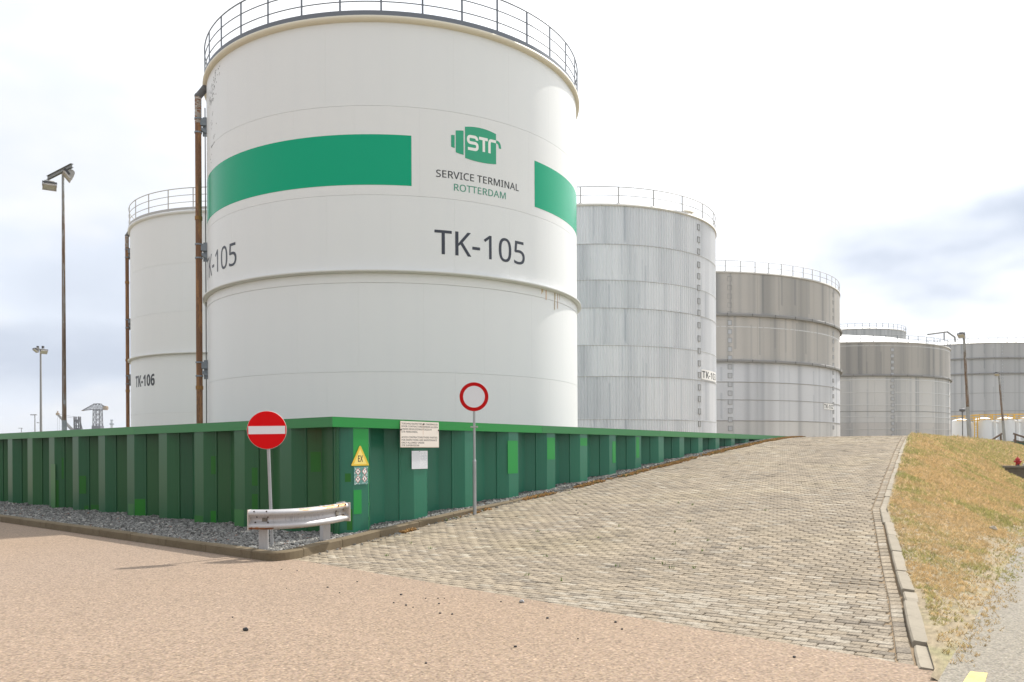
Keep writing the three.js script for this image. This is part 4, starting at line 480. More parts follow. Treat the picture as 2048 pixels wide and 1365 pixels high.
{ // TK-103, ribbed cladding
  const R = 8.09, t = thing('storage_tank', 'grey ribbed tank with the number TK-103 right of the big white tank', 'storage tank', [4.49, 0, -51.81]);
  const ribs = 300, prof = []; for (let i = 0; i < ribs; i++) { const a = i / ribs * 2 * Math.PI, d = 2 * Math.PI / ribs; prof.push([a, 0], [a + d * 0.3, 0], [a + d * 0.45, 0.035], [a + d * 0.82, 0.035], [a + d * 0.97, 0]); }
  const course = (y0, y1, r) => { const P = [], U = [], I = []; prof.concat([[Math.PI * 2, 0]]).forEach(([a, h], i) => { for (const y of [y0, y1]) { P.push(Math.sin(a) * (r + h), y, Math.cos(a) * (r + h)); U.push(a / (2 * Math.PI) * 4, (y - y0) / (y1 - y0)); } if (i) { const k = (i - 1) * 2; I.push(k, k + 2, k + 1, k + 2, k + 3, k + 1); } }); let g = new THREE.BufferGeometry(); g.setAttribute('position', new THREE.Float32BufferAttribute(P, 3)); g.setAttribute('uv', new THREE.Float32BufferAttribute(U, 2)); g.setIndex(I); g = g.toNonIndexed(); g.computeVertexNormals(); return g; };
  const ys = [0, 1.0, 3.16, 5.45, 7.09, 9.08, 10.55, 12.47, 14.5];
  const tex = [1, 2, 3].map((k) => stained(200 + k, 1024, 256, [[30, 14, 46, 0.05, 2.5, [0.2, 0.25, 0.3]], [24, 4, 12, 0.035, 2.5, [0, 0.05, 0.1]], [10, 2, 5, 0.08, 0.8, [0, 0.1, 0.2]]], 0.05));
  ys.slice(0, -1).forEach((y0, k) => { mesh(k ? `cladding_course_00${k}` : 'cladding_course', course(y0 + 0.004, ys[k + 1] + 0.05 * (k < 7), R + (k % 2) * 0.006), alu(tex[k % 3], 0.76, 0.775, 0.81), t); });
  [3.16, 5.45, 7.09, 9.08, 10.55, 12.47].forEach((y, k) => mesh(k ? `strap_00${k}` : 'strap', ringAt(R, [[0.036, y - 0.016], [0.048, y - 0.016], [0.048, y + 0.016], [0.036, y + 0.016]]), mat(0.45, 0.45, 0.44, { roughness: 0.5, metalness: 0.2 }), t));
  mesh('rim', ringAt(R, [[0.0, 14.5], [0.1, 14.5], [0.1, 14.62], [-0.4, 14.66]]), mat(0.66, 0.64, 0.6, { roughness: 0.5 }), t); mesh('roof', lathe([[R - 0.3, 14.65], [R * 0.5, 15.0], [0, 15.2]], 64), whitePaint, t);
  railing(t, R + 0.02, 14.62, 0.9, 25, 8.8 * RAD, [0.5], railLight, 0.032, 0);
  hatches(t, R + 0.036, 48.2, [14.06, 13.36, 12.69, 11.95, 11.3, 10.65, 9.9, 9.25, 8.55, 7.8, 7.1, 6.4, 5.75, 5.05, 4.4, 3.7, 3.0], 0.26, 0.3);
  mesh('number_plate', decal(R + 0.07, 49.8 * RAD, 69 * RAD, 5.52, 6.1, 12), new THREE.MeshStandardMaterial({ map: canvas(512, 128, (c, w, h) => { c.fillStyle = '#ecebe8'; c.fillRect(0, 0, w, h); c.fillStyle = '#2c2e31'; c.font = 'bold 118px sans-serif'; c.save(); c.translate(14, 106); c.scale(480 / c.measureText('TK-103').width, 1); c.fillText('TK-103', 0, 0); c.restore(); }), roughness: 0.5 }), t);
  mesh('roof_fitting', join([cyl(0.28, 0.3, 0.45, 16, 5.6, 14.65, 4.6), cyl(0.4, 0.2, 0.16, 16, 5.6, 15.1, 4.6), cyl(0.09, 0.09, 0.5, 10, 5.0, 14.7, 4.6)]), mat(0.6, 0.56, 0.48), t);
}
function greyTank(label, cx, cd, R, f) {
  const t = thing('storage_tank', label, 'storage tank', [cx, 0, -cd]);
  f.sections.forEach(([y0, y1, tex, col, lift], k) => { const n = f.panels, da = 2 * Math.PI / n, base = curvedPanel(R + (lift || 0), 0.03, 0.004 / R, da - 0.004 / R, y0 + 0.008, y1 - 0.008, 4); { const uv = base.attributes.uv; for (let i = 0; i < uv.count; i++) uv.setXY(i, uv.getX(i) / R, (uv.getY(i) - y0) / (y1 - y0)); } const vars = [0, 1, 2, 3].map((v) => { const q = alu(tex.clone(), ...col.map((c) => c * (0.975 + 0.015 * v))); q.map.wrapS = THREE.RepeatWrapping; q.map.repeat.set(3 / (2 * Math.PI), 1);  q.map.needsUpdate = true; return q; }); const r = rng(900 + k + Math.round(R * 10)); for (let i = 0; i < n; i++) { const id = k * n + i, g = base.clone(); { const uv = g.attributes.uv; for (let j = 0; j < uv.count; j++) uv.setX(j, uv.getX(j) + i * da); } const m = mesh(id ? `cladding_panel_${String(id).padStart(3, '0')}` : 'cladding_panel', g, vars[Math.floor(r() * 4)], t); m.rotation.y = i * da + (f.a0 || 0) * RAD; } });
  mesh('shell', new THREE.CylinderGeometry(R - 0.03, R - 0.03, f.rim, 120, 1, true).translate(0, f.rim / 2, 0), mat(0.2, 0.2, 0.195), t);
  f.girders.forEach((y, k) => { const g = mesh(k ? `wind_girder_00${k}` : 'wind_girder', ringAt(R, [[-0.02, y - 0.1], [0.2, y - 0.1], [0.22, y - 0.1], [0.22, y + 0.06], [0.19, y + 0.1], [-0.02, y + 0.12]], 160), mat(0.27, 0.265, 0.255, { roughness: 0.6 }), t); const b = []; for (let i = 0; i < f.panels; i++) b.push(box(0.05, 0.2, 0.06, 0, y, R + 0.21).rotateY(i * 2 * Math.PI / f.panels)); mesh('girder_joints', join(b), mat(0.17, 0.165, 0.16), g).userData.kind = 'stuff'; });
  f.bands.forEach(([y, c, h], k) => mesh(k ? `band_00${k}` : 'band', ringAt(R, [[0.0, y - h], [0.022, y - h], [0.022, y + h], [0, y + h]], 160), mat(...c, { roughness: 0.35, metalness: 0.5 }), t));
  mesh('rim', ringAt(R, [[0, f.rim - 0.06], [0.08, f.rim - 0.06], [0.08, f.rim + 0.08], [-0.3, f.rim + 0.1]], 160), mat(0.5, 0.48, 0.44), t);
  mesh('roof', lathe(f.dome.map(([r, y]) => [R * r, f.rim + y]), 96), new THREE.MeshStandardMaterial({ color: 0xf4f4f2, roughness: 0.5 }), t);
  railing(t, R + 0.02, f.rim + 0.06, f.railH, f.posts, f.postA * RAD, [0.5], f.railMat, f.pr, 0);
  (f.hatch || []).forEach(([deg, ys, w, h]) => hatches(t, R, deg, ys, w, h));
  delete t.userData.hc; return t;
}
const ladder = (a, b, n) => Array.from({ length: n }, (_, i) => lerp(a, b, i / (n - 1)));
const brown = (s) => stained(s, 1024, 256, [[30, 8, 30, 0.07, 2.5, [0.1, 0.15, 0.2]], [40, 3, 8, 0.1, 2.5, [0, 0.08, 0.18]], [26, 1.2, 3, 0.13, 0.7, [0, 0.1, 0.22]]], 0.04);
const pale = (s) => stained(s, 1024, 256, [[30, 8, 30, 0.055, 2.5, [0.1, 0.1, 0.12]], [40, 3, 7, 0.09, 2.5, [0, 0.05, 0.12]], [16, 1.2, 3, 0.1, 0.6, [0, 0.1, 0.2]]], 0.04);
const tA = pale(11), tB = brown(21), tC = pale(31);
{
  const t = greyTank('weathered grey tank in three bands with the number TK-102, behind the crest of the ramp', 14.57, 79.68, 15.94, { rim: 15.3, panels: 48, a0: 2, sections: [[0, 3.8, tA, [0.64, 0.635, 0.625]], [3.8, 6.8, tA, [0.66, 0.675, 0.705]], [6.8, 8.4, tA, [0.68, 0.70, 0.74]], [8.4, 12.0, brown(14), [0.52, 0.495, 0.465], 0.02], [12.0, 15.3, brown(15), [0.48, 0.455, 0.425], 0.03]], girders: [12.0, 8.43], bands: [[14.87, [0.7, 0.7, 0.7], 0.03], [11.09, [0.6, 0.6, 0.6], 0.03], [6.8, [0.35, 0.34, 0.33], 0.03], [5.42, [0.32, 0.31, 0.3], 0.02], [3.8, [0.35, 0.34, 0.33], 0.035]], dome: [[0.99, 0.02], [0.5, 0.3], [0, 0.4]], railH: 0.85, posts: 80, postA: 2.8, railMat: railLight, pr: 0.03, hatch: [[8.5, ladder(14.8, 3.2, 18), 0.34, 0.36], [53.4, ladder(14.7, 3.4, 18), 0.3, 0.3]] });
  mesh('number_plate', decal(15.94 + 0.03, 45.2 * RAD, 53.1 * RAD, 4.88, 5.38, 8), new THREE.MeshStandardMaterial({ map: canvas(512, 128, (c, w, h) => { c.fillStyle = '#ecebe8'; c.fillRect(0, 0, w, h); c.fillStyle = '#2c2e31'; c.font = 'bold 118px sans-serif'; c.save(); c.translate(14, 106); c.scale(480 / c.measureText('TK-102').width, 1); c.fillText('TK-102', 0, 0); c.restore(); }), roughness: 0.5 }), t);
}
{
  const t = greyTank('streaked grey tank with one dark girder and white domed roof beside tank TK-102', 38.83, 102.92, 14.07, { rim: 13.06, panels: 44, a0: 1, sections: [[0, 4.4, tB, [0.6, 0.58, 0.56]], [4.4, 9.4, tB, [0.64, 0.635, 0.625]], [9.4, 13.06, brown(23), [0.44, 0.42, 0.395], 0.02]], girders: [9.5], bands: [[12.7, [0.6, 0.6, 0.6], 0.025], [9.03, [0.7, 0.7, 0.7], 0.03], [7.68, [0.62, 0.62, 0.62], 0.03], [6.33, [0.62, 0.62, 0.62], 0.03], [5.63, [0.3, 0.3, 0.29], 0.03], [5.04, [0.6, 0.6, 0.6], 0.03], [3.69, [0.55, 0.55, 0.54], 0.03]], dome: [[0.99, 0.02], [0.85, 0.7], [0.65, 1.4], [0.4, 2.0], [0.2, 2.3], [0, 2.4]], railH: 0.72, posts: 64, postA: 0.7, railMat: railSteel, pr: 0.03, hatch: [[9.4, ladder(12.27, 3.0, 15), 0.4, 0.34]] });
  mesh('foam_pipe', join([rod([7.2, 14.2, 11.8], [10.7, 14.85, 9.2], 0.09), rod([10.7, 14.85, 9.2], [13.4, 14.7, 5.8], 0.09), rod([13.4, 14.7, 5.8], [13.5, 14.1, 5.7], 0.09), rod([10.2, 14.8, 9.5], [10.2, 13.9, 9.5], 0.07)]), mat(0.2, 0.2, 0.2, { roughness: 0.6 }), t);
}
greyTank('pale grey tank with a white roof cut off by the right edge of the photo', 75.16, 139, 14, { rim: 17.6, panels: 44, a0: 3, sections: [[0, 7.3, tC, [0.56, 0.56, 0.565]], [7.3, 13, tC, [0.56, 0.565, 0.575]], [13, 15.3, tC, [0.48, 0.485, 0.495], 0.02], [15.3, 17.6, tC, [0.49, 0.49, 0.495], 0.02]], girders: [15.32, 12.97], bands: [[10.02, [0.35, 0.35, 0.35], 0.03], [7.29, [0.32, 0.32, 0.32], 0.04]], dome: [[0.99, 0.02], [0.9, 0.7], [0.65, 1.1], [0.3, 1.4], [0, 1.5]], railH: 0.75, posts: 64, postA: 0, railMat: railLight, pr: 0.03, hatch: [[-3, ladder(17, 9, 16), 0.3, 0.22]] });
greyTank('distant tank with a white domed roof showing above the streaked grey tank', 75.2, 185.3, 12.2, { rim: 26.9, panels: 30, sections: [[0, 13, pale(41), [0.46, 0.47, 0.48]], [13, 26.9, pale(42), [0.47, 0.48, 0.49]]], girders: [], bands: [], dome: [[0.99, 0.05], [0.85, 0.6], [0.5, 1.3], [0, 1.6]], railH: 1.1, posts: 52, postA: 0, railMat: railSteel, pr: 0.04 });

// ---------------------------------------------------------------- small white tanks with yellow railings
{
  const yellow = mat(0.72, 0.42, 0.02, { roughness: 0.5 }), whiteT = new THREE.MeshStandardMaterial({ color: 0xe4e7ea, roughness: 0.45 });
  const labels = ['small white tank with a yellow railing, leftmost of its row beyond the bank', 'small white tank with a yellow railing, second from the left beyond the bank', 'small white tank with a yellow railing, third from the left beyond the bank', 'small white tank with a yellow railing cut off by the right edge'];
  const one = (i, x, d, R, h) => { const t = thing('small_tank', labels[i], 'storage tank', [x, 0, -d], 'small white tanks with yellow railings');
    mesh('shell', cyl(R, R, h, 40), whiteT, t); mesh('roof', lathe([[R + 0.02, h], [R * 0.8, h + 0.13], [R * 0.4, h + 0.24], [0, h + 0.28]], 40), whiteT, t); mesh('vertical_duct', cyl(0.22, 0.22, h - 0.2, 16, R + 0.26, 0, 0.2), whiteT, t); mesh('nozzle', join([rod([R + 0.26, h - 0.3, 0.2], [R + 0.75, h - 0.4, 0.3], 0.1, 10), rod([R + 0.26, h - 0.25, 0.2], [R * 0.6, h - 0.25, 0.2], 0.1, 10)]), whiteT, t);
    const rl = mesh('railing', join([bar([-R, h + 0.62, R], [R + 0.8, h + 0.62, R], 0.05), bar([-R, h + 0.3, R], [R + 0.8, h + 0.3, R], 0.045), bar([-R, h + 0.62, -R], [R + 0.8, h + 0.62, -R], 0.05), bar([-R, h + 0.3, -R], [R + 0.8, h + 0.3, -R], 0.045), bar([-R, h + 0.62, -R], [-R, h + 0.62, R], 0.05), bar([-R, h + 0.02, R], [R + 0.8, h + 0.02, R], 0.09)]), yellow, t);
    for (const [px, pz] of [[-R, R], [-R / 3, R], [R / 3, R], [R, R], [R + 0.8, R], [-R, -R], [R, -R], [R + 0.8, -R]]) mesh('railing_post', bar([px, h - 0.05, pz], [px, h + 0.64, pz], 0.055), yellow, rl);
    return t; };
  one(0, 57.17, 105, 1.02, 5.1); one(1, 60.0, 105, 1.05, 5.25); one(2, 62.85, 105, 1.08, 5.3); one(3, 65.75, 105, 1.08, 5.3);
  const l = thing('ladder', 'yellow ladder between the first two small white tanks', 'ladder', [58.55, 0, -104]); const g = [bar([-0.2, 0, 0], [-0.2, 5.6, 0], 0.08), bar([0.2, 0, 0], [0.2, 5.6, 0], 0.08)]; for (let y = 0.3; y < 5.5; y += 0.3) g.push(bar([-0.2, y, 0], [0.2, y, 0], 0.04)); mesh('rungs', join(g), yellow, l);
  const p = thing('marker_post', 'short yellow post at the foot of the grey tank beside the small white tanks', 'post', [52.2, 0, -98]); mesh('post', join([box(0.35, 3.05, 0.3, 0, 1.52, 0), box(0.4, 0.08, 0.35, 0, 3.06, 0)]), yellow, p);
}

// ---------------------------------------------------------------- lamp posts
const poleTex = canvas(64, 1024, (c, w, h) => { c.fillStyle = '#9a9c9c'; c.fillRect(0, 0, w, h); const q = rng(13); for (let i = 0; i < 900; i++) { const y = q() * h, lowRust = y > 120 && y < 800; c.fillStyle = lowRust ? ['#6e5540', '#7a6350', '#8f8880', '#5c4a3a'][Math.floor(q() * 4)] : ['#a9adae', '#8e9294', '#7e7467'][Math.floor(q() * 3)]; c.globalAlpha = 0.5; c.fillRect(q() * w, y, 3 + q() * 12, 8 + q() * 60); } c.globalAlpha = 1; });
const poleMat = new THREE.MeshStandardMaterial({ map: poleTex, roughness: 0.7, metalness: 0.2 }), lampGrey = mat(0.36, 0.345, 0.32, { roughness: 0.55, metalness: 0.3 }), lampDark = mat(0.06, 0.06, 0.065, { roughness: 0.5 }), glassMat = mat(0.5, 0.49, 0.42, { roughness: 0.15 });
function flood(t, name, pos, yaw, pitch, k = 1) { const f = new THREE.Group(); const body = join([new THREE.BoxGeometry(0.62, 0.4, 0.16).translate(0, 0, -0.04), cyl(0.17, 0.17, 0.5, 16).rotateZ(Math.PI / 2).translate(0.25, 0.02, -0.2), box(0.2, 0.22, 0.2, -0.16, 0.02, -0.2)]); const m = mesh(name, body, lampGrey, t); m.position.set(...pos); m.rotation.set(pitch, yaw, 0, 'YXZ'); m.scale.setScalar(k);
  mesh('lamp_frame', join([box(0.72, 0.05, 0.07, 0, 0.23, 0.06), box(0.72, 0.05, 0.07, 0, -0.23, 0.06), box(0.05, 0.5, 0.07, 0.335, 0, 0.06), box(0.05, 0.5, 0.07, -0.335, 0, 0.06)]), mat(0.5, 0.47, 0.45, { roughness: 0.5 }), m); mesh('lamp_glass', box(0.6, 0.42, 0.012, 0, 0, 0.05), glassMat, m); mesh('bracket', join([box(0.03, 0.34, 0.1, -0.36, 0.14, -0.04), box(0.03, 0.34, 0.1, 0.36, 0.14, -0.04), box(0.75, 0.03, 0.1, 0, 0.31, -0.04)]), lampDark, m); void f; return m; }
{
  const t = thing('floodlight_pole', 'tall rusty floodlight pole with two tilted floodlights, nearest on the left', 'lamp post', [-22.8, 0, -42]);
  mesh('pole', new THREE.CylinderGeometry(0.065, 0.115, 15.75, 16).translate(0, 7.875, 0), poleMat, t);
  mesh('base_sleeve', cyl(0.125, 0.118, 3.2, 16), mat(0.33, 0.36, 0.38, { roughness: 0.6, map: rep(concreteTex, 2, 4) }), t);
  mesh('crossarm', join([bar([-1.3, 15.86, -0.92], [0.95, 15.86, 0.92], 0.03, 0.2), bar([-1.3, 15.95, -0.92], [0.95, 15.95, 0.92], 0.14, 0.02), bar([-1.3, 15.77, -0.92], [0.95, 15.77, 0.92], 0.14, 0.02), box(0.2, 0.2, 0.2, 0, 15.85, 0)]), mat(0.24, 0.25, 0.25, { roughness: 0.6, metalness: 0.3 }), t);
  flood(t, 'floodlight', [-1.14, 15.38, -0.8], 0.55, 1.15, 0.9); flood(t, 'floodlight_001', [0.6, 15.42, 0.66], -1.0, 0.7, 0.95);
}
{
  const t = thing('floodlight_pole', 'tall thin grey floodlight pole left of the nearest rusty one', 'lamp post', [-59.4, 0, -104]);
  mesh('pole', new THREE.CylinderGeometry(0.1, 0.17, 14.6, 12).translate(0, 7.3, 0), mat(0.27, 0.27, 0.27, { roughness: 0.6 }), t); mesh('crossarm', bar([-0.5, 14.65, 0.2], [0.5, 14.65, -0.2], 0.12), lampGrey, t);
  flood(t, 'floodlight', [-0.4, 14.5, 0.3], -0.7, 0.9, 1.15); flood(t, 'floodlight_001', [0.45, 14.35, 0.1], 0.8, 0.9, 1.15); mesh('control_gear', join([box(0.22, 0.3, 0.22, -0.35, 14.95, 0), box(0.22, 0.3, 0.22, 0.3, 14.95, 0)]), lampDark, t);
}
for (const [x, d, h, lb] of [[-156.2, 270, 14.3, 'thin distant lamp post beside the second floodlight pole'], [-238, 400, 14, 'tiny distant lamp post leftmost above the green wall']]) { const t = thing('lamp_post', lb, 'lamp post', [x, 0, -d]); mesh('pole', new THREE.CylinderGeometry(0.13, 0.2, h, 10).translate(0, h / 2, 0), mat(0.2, 0.2, 0.2), t); mesh('lamp_head', join([box(2.0, 0.25, 0.5, -0.4, h, 0), box(0.7, 0.2, 0.4, 1.0, h - 3 > 0 ? h - 2.6 : h, 0)]), mat(0.2, 0.2, 0.2), t); }
{
  const rp = (x0, z0, y0, x1, y1, r, k, lb) => { const t = thing('floodlight_pole', lb, 'lamp post', [x0, y0 - 1.2, z0]); mesh('pole', (() => { const g = new THREE.CylinderGeometry(r * 0.55, r, y1 - y0 + 1.2, 12).translate(0, (y1 - y0 + 1.2) / 2, 0); const p = g.attributes.position; for (let i = 0; i < p.count; i++) p.setX(i, p.getX(i) + (x1 - x0) * (p.getY(i) / (y1 - y0 + 1.2))); g.computeVertexNormals(); return g; })(), poleMat, t); mesh('base_sleeve', (() => { const hh = (y1 - y0) * 0.32 + 1.2, g = cyl(r * 1.12, r * 1.0, hh, 12); const p = g.attributes.position; for (let i = 0; i < p.count; i++) p.setX(i, p.getX(i) + (x1 - x0) * (p.getY(i) / (y1 - y0 + 1.2))); g.computeVertexNormals(); return g; })(), mat(0.34, 0.35, 0.36, { map: rep(concreteTex, 2, 3) }), t); const dx = x1 - x0, H = y1 - y0 + 1.2; mesh('top_bracket', join([box(0.35, 0.08, 0.08, dx - 0.1, H, 0), box(0.08, 0.3, 0.08, dx - 0.1, H - 0.1, 0)]), lampDark, t); flood(t, 'floodlight', [dx - 0.32 * k, H - 0.32 * k, 0.1], -1.0, 0.85, k); return t; };
  rp(30.6, -55, 2.0, 30.17, 9.25, 0.125, 0.62, 'leaning floodlight pole with one lamp rising from the crest of the grass bank'); rp(44.95, -75, 2.0, 44.3, 8.45, 0.12, 0.6, 'shorter leaning floodlight pole with one lamp in front of the small white tanks');
  const t = thing('lamp_post', 'thin street lamp with a round head in front of the leftmost small white tank', 'lamp post', [49.2, 0, -90]); mesh('pole', cyl(0.06, 0.05, 5.6, 10), mat(0.16, 0.16, 0.17), t); mesh('lamp_head', lathe([[0.02, 5.55], [0.28, 5.65], [0.34, 5.8], [0.2, 5.92], [0, 5.95]], 20), mat(0.16, 0.16, 0.17), t);
}
// ---------------------------------------------------------------- on the bank
{ // stair railings over the crest
  const wood = mat(0.14, 0.10, 0.075, { roughness: 0.8 });
  const rail = (x0, y0, x1, y1, z, lb) => { const t = thing('stair_railing', lb, 'railing', [x0, y0, z]); const dx = x1 - x0, dy = y1 - y0; mesh('top_rail', bar([0, 0, 0], [dx, dy, -0.5], 0.1, 0.16), wood, t); mesh('lower_rail', bar([dx * 0.45, dy * 0.45 - 0.55, 0], [dx, dy - 0.62, -0.5], 0.1, 0.13), wood, t); mesh('post', bar([dx * 0.9, dy * 0.9 - 1.6, -0.45], [dx * 0.9, dy * 0.9, -0.45], 0.12), wood, t); mesh('post_001', bar([dx * 0.3, dy * 0.3 - 1.2, -0.15], [dx * 0.3, dy * 0.3, -0.15], 0.12), wood, t); };
  rail(46.4, 2.28, 47.85, 3.0, -80, 'brown stair railing sloping up to the right on the bank crest'); rail(50.6, 2.3, 48.95, 3.0, -80, 'brown stair railing sloping down to the right, at the right edge of the photo');
  const g = thing('low_wall', 'low dark green wall along the bank crest behind the stair railings', 'wall', [50.2, 0, -84]); mesh('panel', box(5.6, 2.2, 0.12, 0, 1.1, 0), mat(0.03, 0.1, 0.07), g); mesh('capping', box(5.6, 0.08, 0.24, 0, 2.24, 0), mat(0.04, 0.13, 0.09), g);
}
{ // concrete box in the bank with a hydrant on it
  const t = thing('concrete_pit', 'dark concrete retaining box set into the grass bank at the right edge', 'retaining wall'); const turn = TURN_R;
  const con = mat(0.17, 0.15, 0.125, { roughness: 0.95, map: rep(concreteTex, 0.7) }); const m = mesh('front_wall', box(0.22, 1.2, 3.2, 0, 0.16, 1.6), con, t); m.rotation.y = turn; m.position.copy(SW(29, 7.15)); const c = mesh('coping', box(0.34, 0.07, 3.3, 0, 0.795, 1.6), mat(0.24, 0.22, 0.19, { roughness: 0.95, map: rep(concreteTex, 0.9) }), t); c.rotation.y = turn; c.position.copy(SW(29, 7.15)); const b = mesh('platform', box(1.6, 1.1, 3.2, 0.92, 0.2, 1.6), con, t); b.rotation.y = turn; b.position.copy(SW(29, 7.15));
  const h = thing('fire_hydrant', 'small red fire hydrant standing on the concrete box at the right edge', 'hydrant'); const p = SW(29.3, 8.0, 0.78); h.position.copy(p); const red = mat(0.42, 0.03, 0.03, { roughness: 0.45 });
  mesh('barrel', lathe([[0.1, 0], [0.1, 0.03], [0.075, 0.05], [0.07, 0.2], [0.11, 0.215], [0.11, 0.24], [0.08, 0.25], [0.075, 0.28], [0, 0.28]], 24), red, h); mesh('bonnet', lathe([[0.095, 0.28], [0.085, 0.32], [0.05, 0.36], [0.02, 0.375], [0.02, 0.41], [0, 0.41]], 20), red, h); mesh('outlet', join([rod([-0.14, 0.22, 0], [0.14, 0.22, 0], 0.04, 12), rod([0, 0.16, 0], [0, 0.16, 0.13], 0.045, 12)]), red, h); mesh('outlet_cap', rod([-0.05, 0.05, 0.06], [-0.05, 0.05, 0.14], 0.05, 12), mat(0.05, 0.045, 0.045), h);
  const hs = thing('hose_coupling', 'pale grey hose coupling lying beside the red hydrant', 'coupling'); hs.position.copy(SW(29.3, 8.32, 0.86)); mesh('coupling', join([rod([-0.16, 0, 0.02], [0.16, 0, 0], 0.06, 14), rod([-0.05, 0, 0.01], [0.0, 0, 0.01], 0.075, 14)]), mat(0.6, 0.6, 0.62, { roughness: 0.5 }), hs);
}
{ // a pale stone on the bank and the paint mark on the path
  const r = rng(8), rock = (name, lb, p, s, col, grp) => { const g = new THREE.IcosahedronGeometry(1, 1), a = g.attributes.position; const ox = r() * 50; for (let i = 0; i < a.count; i++) { const m = 0.85 + 0.45 * perlin.noise(a.getX(i) * 1.1 + ox, a.getY(i) * 1.1, a.getZ(i) * 1.1); a.setXYZ(i, a.getX(i) * m * s, a.getY(i) * m * s * 0.6, a.getZ(i) * m * s * 0.8); } g.computeVertexNormals(); const m = mesh(numbered(name), g, mat(...col, { roughness: 0.9 }), scene); m.position.copy(p).add(V(0, s * 0.35, 0)); m.rotation.y = r() * 6; tag(m, lb, 'stone', grp); return m; };
  rock('stone', 'pale grey stone lying on the lower slope of the grass bank', SW(6.6, 8.75, bankY(6.6, 8.75)), 0.085, [0.42, 0.38, 0.31]);
  rock('stone', 'largest light grey stone lying on the asphalt by the edge of the brick ramp', SW(-2.55, 5.35, 0), 0.035, [0.36, 0.36, 0.36]);
  rock('stone', 'flat dark stone lying alone on the asphalt in the lower left', V(-2.25, 0, -6.95), 0.032, [0.06, 0.06, 0.06]);
  const spots = []; const G = (u, v) => { const b = v - 903.5 + 0.0051 * (u - 1024), a = u - 1024 - 0.0051 * (v - 903.5), d = 1650 * EYE / b; return [a / 1650 * d, d]; };
  for (const [x, d] of [[655, 1176], [679, 1187], [714, 1165], [802, 1191], [851, 1198], [876, 1198], [889, 1198], [878, 1209], [826, 1216], [880, 1228], [904, 1230], [594, 1143], [563, 1140], [787, 1207], [812, 1212], [1231, 1246], [1244, 1260], [1156, 1279], [1031, 1295], [1095, 1238], [852, 1328], [1002, 1205], [573, 1178], [465, 1236], [1589, 1316]].map(([u, v]) => G(u, v))) spots.push([x, d]);
  spots.forEach(([x, d]) => rock('pebble', 'small dark stone lying loose on the pinkish asphalt', V(x, 0, -d), 0.009 + 0.008 * r(), [0.055, 0.055, 0.058], 'loose dark stones on the asphalt'));
  for (const [u, v] of [[1028, 1213], [1410, 1275], [1130, 1070], [1300, 1100]]) void u, v;
  for (let k = 0; k < 16; k++) { const s = 1 + 16 * r(), w = 1 + 4.6 * r(); rock('pebble', 'small dark stone lying loose on the brick ramp', SW(s, w, rampY(s)), 0.012 + 0.01 * r(), [0.05, 0.05, 0.055], 'loose dark stones on the ramp'); }
  const mark = mesh('road_marking', flat([SW(-4.2, 9.26), SW(-3.06, 9.30), SW(-3.04, 9.40), SW(-4.2, 9.42)], 0.009), mat(0.78, 0.62, 0.2, { roughness: 0.8, map: rep(concreteTex, 2) }), scene); tag(mark, 'short yellow paint mark on the grey path in the lower right corner', 'road marking');
  // weeds in the joints of the ramp
  const wg = []; const q = rng(55); for (let i = 0; i < 26; i++) { const s = -1.5 + 8 * q(), w = 0.7 + 5.5 * q(), p = SW(s, w, rampY(s)); for (let j = 0; j < 5; j++) { const g = new THREE.ConeGeometry(0.006, 0.035 + 0.03 * q(), 3).translate(0, 0.018, 0).rotateX(0.7 * q()).rotateY(q() * 6.28); wg.push(g.translate(p.x + (q() - 0.5) * 0.06, p.y, p.z + (q() - 0.5) * 0.03)); } } const wm = mesh('weeds', join(wg), mat(0.1, 0.16, 0.03, { roughness: 0.9 }), scene); wm.userData.kind = 'stuff'; tag(wm, 'tiny green weeds growing in the joints of the brick ramp', 'weeds');
}

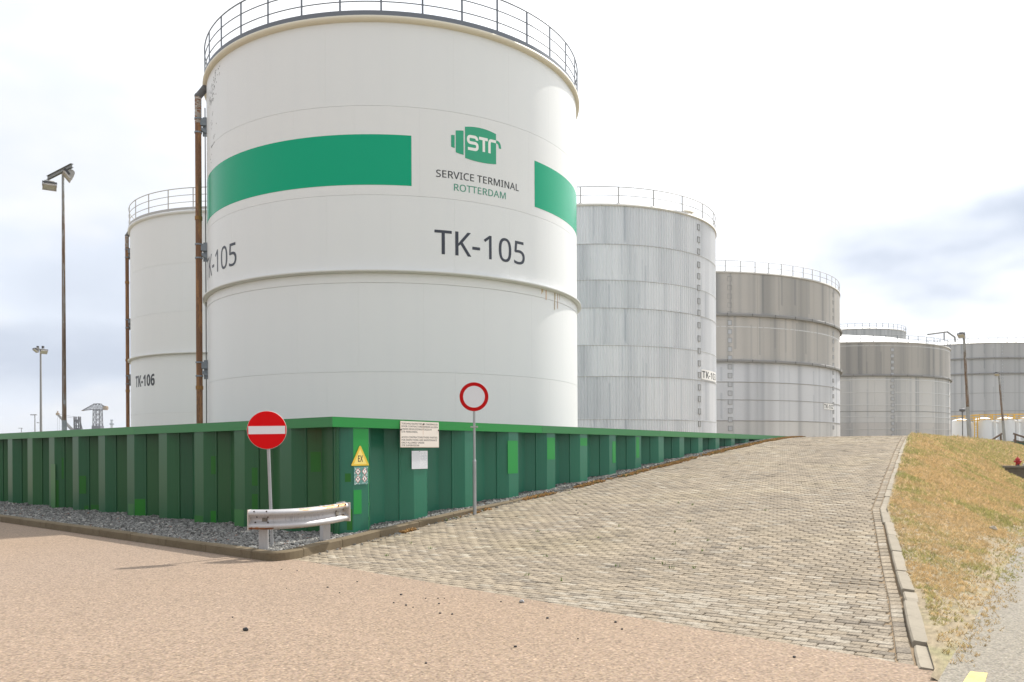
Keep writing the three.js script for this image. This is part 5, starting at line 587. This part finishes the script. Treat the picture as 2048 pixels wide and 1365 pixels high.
// ---------------------------------------------------------------- far across the harbour
{
  const ironMat = mat(0.05, 0.05, 0.055, { roughness: 0.8 }), tan = mat(0.34, 0.24, 0.13, { roughness: 0.8 });
  const lattice = (a, b, n, w) => { const g = []; for (const k of [0, 1, 2, 3]) g.push(bar(a[k], b[k], w)); for (let i = 0; i < n; i++) { const p = (k, u) => a[k].map((v, c) => lerp(v, b[k][c], u)); const u0 = i / n, u1 = (i + 1) / n; for (let k = 0; k < 4; k++) { const m = (k + 1) % 4; g.push(bar(p(k, u0), p(m, u1), w * 0.6), bar(p(m, u0), p(k, u1), w * 0.6), bar(p(k, u1), p(m, u1), w * 0.6)); } } return g; };
  { const t = thing('hammerhead_crane', 'distant hammerhead crane on a lattice tower above the green wall', 'crane', [-401.8, 0, -800]);
    const sq = (r, y) => [[-r, y, -r], [r, y, -r], [r, y, r], [-r, y, r]];
    mesh('tower', join(lattice(sq(3.7, 0), sq(3.0, 44.2), 9, 0.55)), ironMat, t);
    mesh('jib', join([...lattice([[-14.6, 43.2, -0.6], [-14.6, 43.6, -0.6], [-14.6, 43.6, 0.6], [-14.6, 43.2, 0.6]], [[-3, 44.5, -2.2], [-3, 49.5, -2.2], [-3, 49.5, 2.2], [-3, 44.5, 2.2]], 4, 0.34), ...lattice([[-3, 43.5, -2.2], [-3, 49.8, -2.2], [-3, 49.8, 2.2], [-3, 43.5, 2.2]], [[3, 43.5, -2.2], [3, 49.8, -2.2], [3, 49.8, 2.2], [3, 43.5, 2.2]], 2, 0.42), ...lattice([[3, 44, -2], [3, 49, -2], [3, 49, 2], [3, 44, 2]], [[8, 44.5, -1.5], [8, 46.5, -1.5], [8, 46.5, 1.5], [8, 44.5, 1.5]], 2, 0.36)]), ironMat, t);
    mesh('counterweight', join([box(3.4, 3.8, 3.4, 7.4, 45.6, 0), box(1.4, 1.2, 2, 9.4, 45.6, 0)]), tan, t); mesh('jib_tip', box(2.4, 0.9, 1.4, -14.2, 43.3, 0), tan, t); mesh('machine_house', join([box(8.4, 6, 7, 0, 25.5, 0), box(6, 1.2, 7.2, 0, 22.4, 0)]), mat(0.09, 0.09, 0.11), t); }
  { const t = thing('luffing_crane', 'distant luffing crane with slanted lattice boom beside the nearest pole', 'crane', [-372, 0, -700]);
    mesh('boom', join(lattice([[0.5, 21, -1], [-0.6, 19.8, -1], [-0.6, 19.8, 1], [0.5, 21, 1]], [[-13.2, 35.3, -0.6], [-13.9, 34.6, -0.6], [-13.9, 34.6, 0.6], [-13.2, 35.3, 0.6]], 12, 0.4)), mat(0.22, 0.21, 0.2), t); mesh('boom_head', join([box(2.4, 2, 1.6, -13.6, 35.2, 0), box(0.8, 1.4, 0.8, -13.6, 37, 0)]), tan, t);
    mesh('frame', join([bar([1.4, 0, -1.5], [1.2, 33, -1.5], 0.9), bar([5.6, 0, -1.5], [4.8, 33, -1.5], 0.9), bar([1.4, 0, 1.5], [1.2, 33, 1.5], 0.9), bar([5.6, 0, 1.5], [4.8, 33, 1.5], 0.9), box(3.6, 1.8, 3.4, 3, 29.5, 0), box(3.6, 1.0, 3.4, 3, 25, 0), bar([4.8, 32, 0], [8.2, 18, 0], 0.6), box(3.6, 6, 3, 3.2, 20.5, 0), bar([1.2, 30, 0], [4.8, 26, 0], 0.6)]), ironMat, t); mesh('stay_rope', join([rod([1.2, 31.5, 0], [-8.0, 33, 0], 0.1, 5), rod([1.2, 32.5, 0], [-13.2, 35.4, 0], 0.1, 5), rod([-13.8, 34.6, 0], [-13.8, 14, 0], 0.07, 5), rod([-12.2, 33.6, 0], [-12.2, 14, 0], 0.07, 5)]), ironMat, t); }
  { const t = thing('chimney', 'pale distant chimney with a ring platform right of the hammerhead crane', 'chimney', [-728, 0, -1500]); mesh('shaft', cyl(2.6, 2.0, 61, 20), mat(0.42, 0.45, 0.48), t); mesh('ring_platform', lathe([[2, 53], [3.8, 54], [3.8, 56.5], [2, 57]], 20), mat(0.22, 0.26, 0.3), t); mesh('cap', cyl(2.4, 2.4, 2, 20, 0, 61, 0), mat(0.2, 0.25, 0.3), t); }
}
renderer.render(scene, camera);
